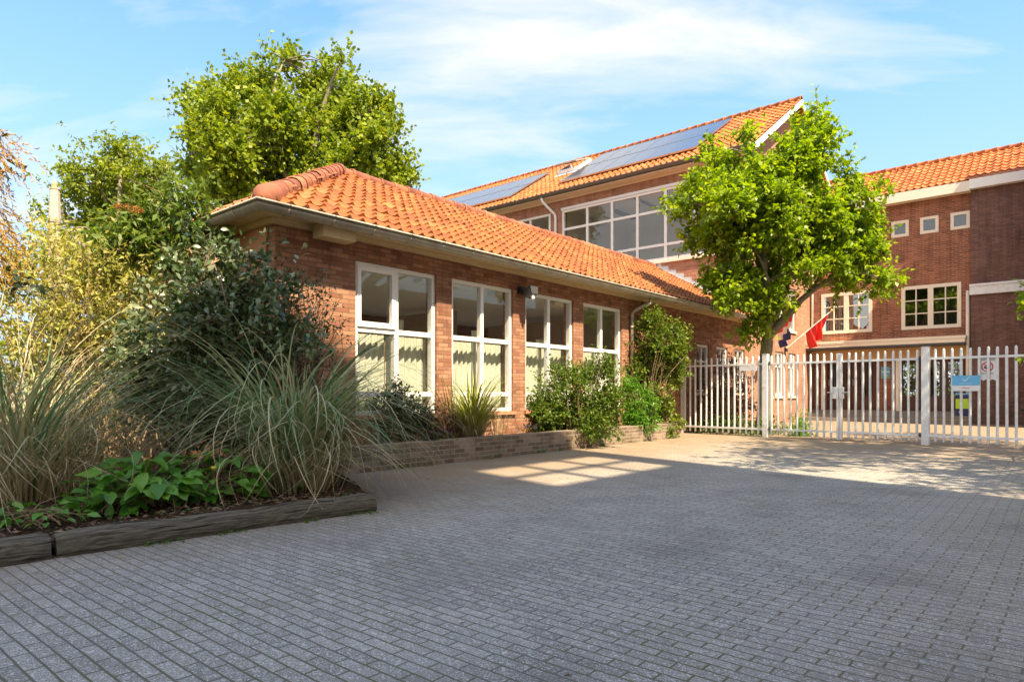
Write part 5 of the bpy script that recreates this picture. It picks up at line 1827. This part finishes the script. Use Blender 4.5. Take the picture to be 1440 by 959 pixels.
shrub('round_bush', 'mid green bush spreading in front of the third and fourth tall windows', [(790, 565, 30), (828, 558, 34), (772, 582, 22), (846, 584, 30), (802, 592, 26), (795, 538, 16), (832, 532, 16), (862, 552, 15), (820, 606, 21), (765, 560, 18), (778, 525, 10), (848, 520, 12), (810, 618, 12), (748, 588, 8), (802, 516, 7), (852, 510, 7), (862, 524, 9), (762, 542, 8)], Yof(4.7, -.62), 32, 1750, 9, .22, .062, .036, 'bush', lo=.15, sp=.3, nup=.7)
shrub('bright_shrub', 'small bright lime green shrub between the round bush and the climbing shrub', [(890, 560, 18), (905, 575, 16), (880, 580, 18), (895, 592, 16), (905, 548, 10), (915, 590, 10), (890, 540, 8), (898, 606, 8)], Yof(6.9, -.55), 33, 560, 9, .15, .09, .026, 'bright', lo=.1, sp=.15, droop=.5)
cl = shrub('climbing_shrub', 'tall ragged climbing shrub with dead brown bits beside the downpipe', [(920, 455, 18), (935, 470, 20), (915, 490, 20), (900, 510, 16), (935, 500, 22), (950, 480, 14), (925, 530, 24), (945, 540, 18), (930, 565, 20), (940, 590, 16), (920, 585, 14), (962, 466, 8), (912, 440, 7), (935, 610, 9), (893, 480, 9)], Yof(8., -.35), 34, 1150, 9, .24, .08, .045, 'climber', lo=.1, sp=.2, base=W(np.array([8.05, -.35, .3])), nup=.6)
lb = lob([(905, 478, 12), (925, 478, 12), (908, 505, 10), (946, 480, 8), (895, 490, 9), (930, 515, 9), (915, 550, 8)], Yof(8., -.3), .1, .5, 35)
foliage(VR, lb, 150, 8, .14, .045, .02, L_['deadleaf'], cl, 'dead_leaves', lo=.1)
fl_ = W(np.array([3.3, -.6, .3]))
for k, (xx, lab) in enumerate(((3.3, 'small purple-flowered herb on the planter soil left of the round bush'), (1.3, 'low purple-flowered herb at the foot of the spiky grass'))):
    b_ = W(np.array([xx, -.55, .3])); t_ = thing('purple_herb', lab, 'plant', b_)
    n = 70
    P = b_ + np.stack([VR.normal(size=n) * .12, VR.normal(size=n) * .1, VR.uniform(0, .14, n)], 1)
    V, F, kk = leaf_arrays(VR, P, VR.normal(size=(n, 3)) + np.array([0, 0, .6]), VR.normal(size=(n, 3)), .05, .02)
    np_mesh('leaves', V, F, VR.uniform(0, 1, n), L_['bush'], t_)
    P = b_ + np.stack([VR.normal(size=26) * .1, VR.normal(size=26) * .08, VR.uniform(.1, .2, 26)], 1)
    V, F, kk = leaf_arrays(VR, P, VR.normal(size=(26, 3)), VR.normal(size=(26, 3)), .03, .022)
    setprops(np_mesh('flowers', V, F, VR.uniform(0, 1, 26), L_['purple'], t_), kind='stuff')

# --- behind the fence
shrub('brown_leaved_shrub', 'brown and cream leaved shrub behind the left fence panel', [(1005, 545, 18), (1030, 535, 22), (1018, 570, 22), (1045, 560, 20), (1000, 575, 14), (1055, 540, 12), (1035, 515, 14), (1010, 520, 10)], 18.1, 36, 420, 8, .25, .075, .04, 'redleaf', lo=.1, bz=0.)
gc = thing('ground_cover', 'low green leafy plants along the foot of the left fence panel', 'plant', fp(1.2, 0, .5))
n = 1500
t_ = VR.uniform(.1, 2.25, n); d_ = VR.uniform(.15, 1.3, n)
P = np.array([fp(a, VR.uniform(.0, .34) * (1 if i % 3 else 1.4), b) for i, (a, b) in enumerate(zip(t_, d_))])
V, F, k = leaf_arrays(VR, P, VR.normal(size=(n, 3)) + np.array([0, 0, .5]), VR.normal(size=(n, 3)) * .6 + np.array([0, 0, .6]), .085, .045)
np_mesh('leaves', V, F, VR.uniform(0, 1, n), L_['ground'], gc)
gc2 = thing('ground_cover', 'bright leafy tuft behind the hinge side of the left gate leaf', 'plant', fp(2.75, 0, .9))
n = 420
P = np.array([fp(2.75 + VR.normal() * .14, abs(VR.normal()) * .22, .9 + VR.normal() * .2) for i in range(n)])
V, F, k = leaf_arrays(VR, P, VR.normal(size=(n, 3)) + np.array([0, 0, .5]), VR.normal(size=(n, 3)) * .6 + np.array([0, 0, .6]), .09, .045)
np_mesh('leaves', V, F, VR.uniform(0, 1, n), L_['bright'], gc2)
# hedge seen through the entrance hall
hg = thing('garden_hedge', 'bright green hedge glimpsed through the glazed entrance doors', 'hedge', W(np.array([30.5, -3.2, 0.])))
hb = [(W(np.array([30.5, y, z])), .8) for y in (-6.5, -5.5, -4.3, -3.2, -2., -.8, .4) for z in (.8, 2., 3.2)]
foliage(VR, hb, 2400, 8, .4, .14, .09, L_['bush'], hg, 'foliage', lo=.2)

# --- tree beyond the right edge: dapples the paving and reaches a branch into the picture
RB = W(np.array([6.4, -10.6, 0.]))
rl = [(W(np.array(p)), r_) for p, r_ in (((6.4, -9.3, 6.9), 1.5), ((8.2, -9.8, 7.4), 1.4), ((5.2, -10.2, 7.6), 1.5), ((7.2, -10.6, 8.9), 1.6), ((5.5, -12., 6.5), 1.2), ((8., -12.2, 7.), 1.3), ((10.5, -12., 6.8), 1.2), ((3.5, -11.6, 6.8), 1.1), ((2.6, -11., 6.2), 1.0), ((4.6, -12.7, 7.4), 1.2), ((6.2, -13.2, 7.), 1.2), ((2.2, -12.5, 7.4), 1.1), ((3.9, -10.6, 5.6), .9), ((9.6, -10.2, 6.6), 1.1), ((4.2, -9.4, 6.5), 1.0), ((10.9, -10.0, 7.4), 1.2), ((8.8, -11.2, 8.4), 1.3), ((3.2, -9.0, 6.3), 1.0), ((12.2, -9.4, 6.8), 1.2), ((10.2, -9.0, 5.6), .9), ((7.4, -8.9, 5.8), .9))]
tips = [q[0] for q in rl]
rt_, limbs = trunk_tree('street_tree', 'leafy branch reaching in at the right edge below the pale band', 'tree', RB, RB + np.array([0, 0, 3.2]), tips, .16, M['bark_grey'])
o, st, en = foliage(VR, clumpify(rl, 8, .38, .5, 77, .9), 3100, 9, .45, .13, .09, L_['hornbeam'], rt_, 'crown', up=.1, lo=.15)
twigs_mesh(VR, rt_, limbs, st, en, M['bark_grey'], 120, .012)
br = lob([(1436, 408, 7), (1442, 425, 9), (1436, 430, 5), (1452, 415, 14), (1440, 507, 5), (1452, 505, 9), (1428, 505, 2)], 9.6, .05, .8, 50)
foliage(VR, br[:4], 40, 7, .14, .075, .05, L_['hornbeam'], rt_, 'branch_leaves', up=.0, fine=True, lo=.1)
foliage(VR, br[4:], 16, 6, .14, .06, .04, L_['hornbeam'], rt_, 'branch_leaves', up=.0, fine=True, lo=.1)
mb = MB(False)
for tg in (at(1438, 415, 9.6), at(1445, 507, 9.6)): branches(mb, VR, RB + np.array([0, 0, 2.9]), [tg], .03, .004, 5)
mb.build('low_limb', M['bark_grey'], rt_)

#VEG-END

# ------------------------------------------------------------------ unseen structures outside the picture, shading the yard and showing in its windows
tw = sthing('gable_shadow_screen', 'thin unseen brick gable screen shaped to shade the yard', 'building', (-4.5, -16, 0))
mb = MB()  # thin unseen screen, shaped to cast a gable shadow across the yard
def zf(sf): return 0
n0 = 16.
off = .27 * n0
xr, xl, xp = 4.5 - off, -6.2 - off, -1.3 - off
ze = 1.46 * n0 - .95; zp = 1.46 * n0 + 2.3
# glazed opening whose panes of light fall on the paving
wx0, wx1 = .40 - .27 * (n0 - 2.6), 3.15 - .27 * (n0 - 2.6)
wz0, wz1 = 1.46 * (n0 - 3.5), 1.46 * (n0 - 1.75)
FT = lambda a, z, d: (a, -n0 - d, z)
wall(mb, FT, xl, xr, 0, ze, [(wx0, wx1, wz0, min(wz1, ze - .05))], inner=.12)
for d in (0, .12):
    mb.add([(xl, -n0 - d, ze), (xr, -n0 - d, ze), (xp, -n0 - d, zp)], [(0, 1, 2)])
mb.quad((xr, -n0, 0), (xr, -n0 - .12, 0), (xr, -n0 - .12, ze), (xr, -n0, ze))
mb.quad((xr, -n0, ze), (xr, -n0 - .12, ze), (xp, -n0 - .12, zp), (xp, -n0, zp))
mb.quad((xl, -n0, ze), (xl, -n0 - .12, ze), (xp, -n0 - .12, zp), (xp, -n0, zp))
wall(mb, FT, xl - 9, xl - .002, 0, 1.46 * n0 - 3., [], inner=.12)  # added lower extension that keeps the left foreground shaded
mb.build('wall', M['brick_tall'], tw)
mb = MB()
zt_ = min(wz1, ze - .05)
for k in range(1, 3):
    x = wx0 + (wx1 - wx0) * k / 3; mb.box((x - .07, -n0 - .1, wz0), (x + .07, -n0 - .01, zt_))
z = wz0 + (zt_ - wz0) * .5; mb.box((wx0, -n0 - .095, z - .09), (wx1, -n0 - .015, z + .09))
mb.build('patch_bars', M['white'], tw)
yb_ = sthing('yard_building', 'plain dark brick building across the yard, outside the picture', 'building', (5, -27, 0))
mb = MB(); mb.box((-30, -32, 0), (40, -26, 8)); mb.build('wall', M['brick_tall'], yb_)
rt = sthing('shadow_block', 'unseen brick block sized to cast the diagonal shadow on the wing', 'building', (22, -9, 0))
mb = MB(); mb.box((19.55, -12, 0), (21.3, -7.0, 11.2)); mb.build('wall', M['brick_block'], rt)  # unseen block added for the diagonal shadow on the entrance wing

# ------------------------------------------------------------------ light, sky, camera
SUN = np.array([-.27, -1., 0]); sd = SUN[0] * d1 + SUN[1] * dm; sd[2] = 1.46
sd /= np.linalg.norm(sd)
EL = math.asin(sd[2])
lamp = bpy.data.lights.new('sun', 'SUN'); lamp.energy = 4.5; lamp.angle = R(.5); lamp.color = (1., .81, .56)
lo_ = bpy.data.objects.new('sun', lamp); COL.objects.link(lo_)
from mathutils import Vector
lo_.rotation_euler = Vector(tuple(-sd)).to_track_quat('-Z', 'Y').to_euler()
wd = bpy.data.worlds.new('World'); S.world = wd; wd.use_nodes = True
nt = wd.node_tree; nt.nodes.clear()
wo = nt.nodes.new('ShaderNodeOutputWorld')
sky = nt.nodes.new('ShaderNodeTexSky'); sky.sky_type = 'NISHITA'; sky.sun_disc = False
sky.sun_elevation = EL; sky.sun_rotation = math.atan2(sd[0], sd[1]); sky.air_density = 1.; sky.dust_density = .6; sky.ozone_density = 1.4
sat = nt.nodes.new('ShaderNodeHueSaturation'); sat.inputs['Saturation'].default_value = 1.32
nt.links.new(sky.outputs[0], sat.inputs['Color'])
b1 = nt.nodes.new('ShaderNodeBackground'); b1.inputs[1].default_value = .135
nt.links.new(sat.outputs[0], b1.inputs[0])
tc = nt.nodes.new('ShaderNodeTexCoord')
sx = nt.nodes.new('ShaderNodeSeparateXYZ'); nt.links.new(tc.outputs['Generated'], sx.inputs[0])
zz = math_(nt, 'ADD', math_(nt, 'MAXIMUM', sx.outputs[2], 0.), .25)
cb = nt.nodes.new('ShaderNodeCombineXYZ')
nt.links.new(math_(nt, 'DIVIDE', sx.outputs[0], zz), cb.inputs[0]); nt.links.new(math_(nt, 'DIVIDE', sx.outputs[1], zz), cb.inputs[1])
mp = nt.nodes.new('ShaderNodeMapping'); mp.inputs['Scale'].default_value = (.62, 1.75, 1); mp.inputs['Rotation'].default_value = (0, 0, R(8)); mp.inputs['Location'].default_value = (7.2, 7.1, 0)
nt.links.new(cb.outputs[0], mp.inputs[0])
warp = N(nt, 'ShaderNodeTexNoise'); setin(warp, Scale=1.6, Detail=3.)
nt.links.new(mp.outputs[0], warp.inputs['Vector'])
wv = N(nt, 'ShaderNodeVectorMath', operation='MULTIPLY_ADD')
nt.links.new(warp.outputs['Color'], wv.inputs[0]); wv.inputs[1].default_value = (.5, .35, 0); nt.links.new(mp.outputs[0], wv.inputs[2])
n1_ = noise(nt, wv.outputs[0], 1.35, 10, .58)
mp2 = nt.nodes.new('ShaderNodeMapping'); mp2.inputs['Scale'].default_value = (.45, .8, 1); mp2.inputs['Location'].default_value = (7.2, 7.1, 0)
nt.links.new(cb.outputs[0], mp2.inputs[0])
n2_ = noise(nt, mp2.outputs[0], 1.0, 3, .5)
cf = math_(nt, 'MULTIPLY', ramp(nt, n1_, [(.45, 0.), (.64, 1.)]), ramp(nt, n2_, [(.32, .15), (.52, 1.)]))
# added bank of unseen bright cloud behind the viewpoint, white fill for the shade
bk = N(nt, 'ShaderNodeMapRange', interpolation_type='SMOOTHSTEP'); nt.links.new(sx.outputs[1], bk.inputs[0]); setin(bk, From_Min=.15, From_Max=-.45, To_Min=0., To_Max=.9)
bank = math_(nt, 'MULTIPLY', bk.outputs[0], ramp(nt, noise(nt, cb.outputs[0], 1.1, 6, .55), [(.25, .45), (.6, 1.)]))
b3 = nt.nodes.new('ShaderNodeBackground'); b3.inputs[0].default_value = (.62, .815, 1., 1); b3.inputs[1].default_value = .315
haz = N(nt, 'ShaderNodeMapRange'); nt.links.new(sx.outputs[2], haz.inputs[0]); setin(haz, From_Min=.02, From_Max=.62, To_Min=.97, To_Max=.10)
cf = math_(nt, 'MULTIPLY', cf, .92)
b2 = nt.nodes.new('ShaderNodeBackground'); b2.inputs[0].default_value = (1., .98, .95, 1); b2.inputs[1].default_value = .36
m0 = nt.nodes.new('ShaderNodeMixShader')
nt.links.new(haz.outputs[0], m0.inputs[0]); nt.links.new(b1.outputs[0], m0.inputs[1]); nt.links.new(b3.outputs[0], m0.inputs[2])
ms = nt.nodes.new('ShaderNodeMixShader')
nt.links.new(cf, ms.inputs[0]); nt.links.new(m0.outputs[0], ms.inputs[1]); nt.links.new(b2.outputs[0], ms.inputs[2])
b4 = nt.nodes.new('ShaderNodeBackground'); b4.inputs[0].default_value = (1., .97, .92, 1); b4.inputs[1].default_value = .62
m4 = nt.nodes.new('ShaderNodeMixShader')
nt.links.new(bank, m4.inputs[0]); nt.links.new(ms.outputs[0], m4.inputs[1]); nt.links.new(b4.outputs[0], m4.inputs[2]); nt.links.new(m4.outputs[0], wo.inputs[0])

cam = bpy.data.cameras.new('camera'); co = bpy.data.objects.new('camera', cam); COL.objects.link(co)
co.location = (0, 0, EYE); co.rotation_euler = (math.pi / 2, 0, 0)
cam.sensor_width = 36; cam.lens = 36 * FPX / 1440
cam.shift_y = (HOR - 479.5) / 1440
cam.clip_end = 3000
S.camera = co
S.view_settings.view_transform = 'Standard'; S.view_settings.look = 'None'; S.view_settings.gamma = 1.
S.view_settings.exposure = 1.66
S.view_settings.use_curve_mapping = False
S.cycles.max_bounces = 8; S.cycles.transparent_max_bounces = 12; S.cycles.diffuse_bounces = 4
S.cycles.use_denoising = True
S.cycles.caustics_reflective = False; S.cycles.caustics_refractive = False
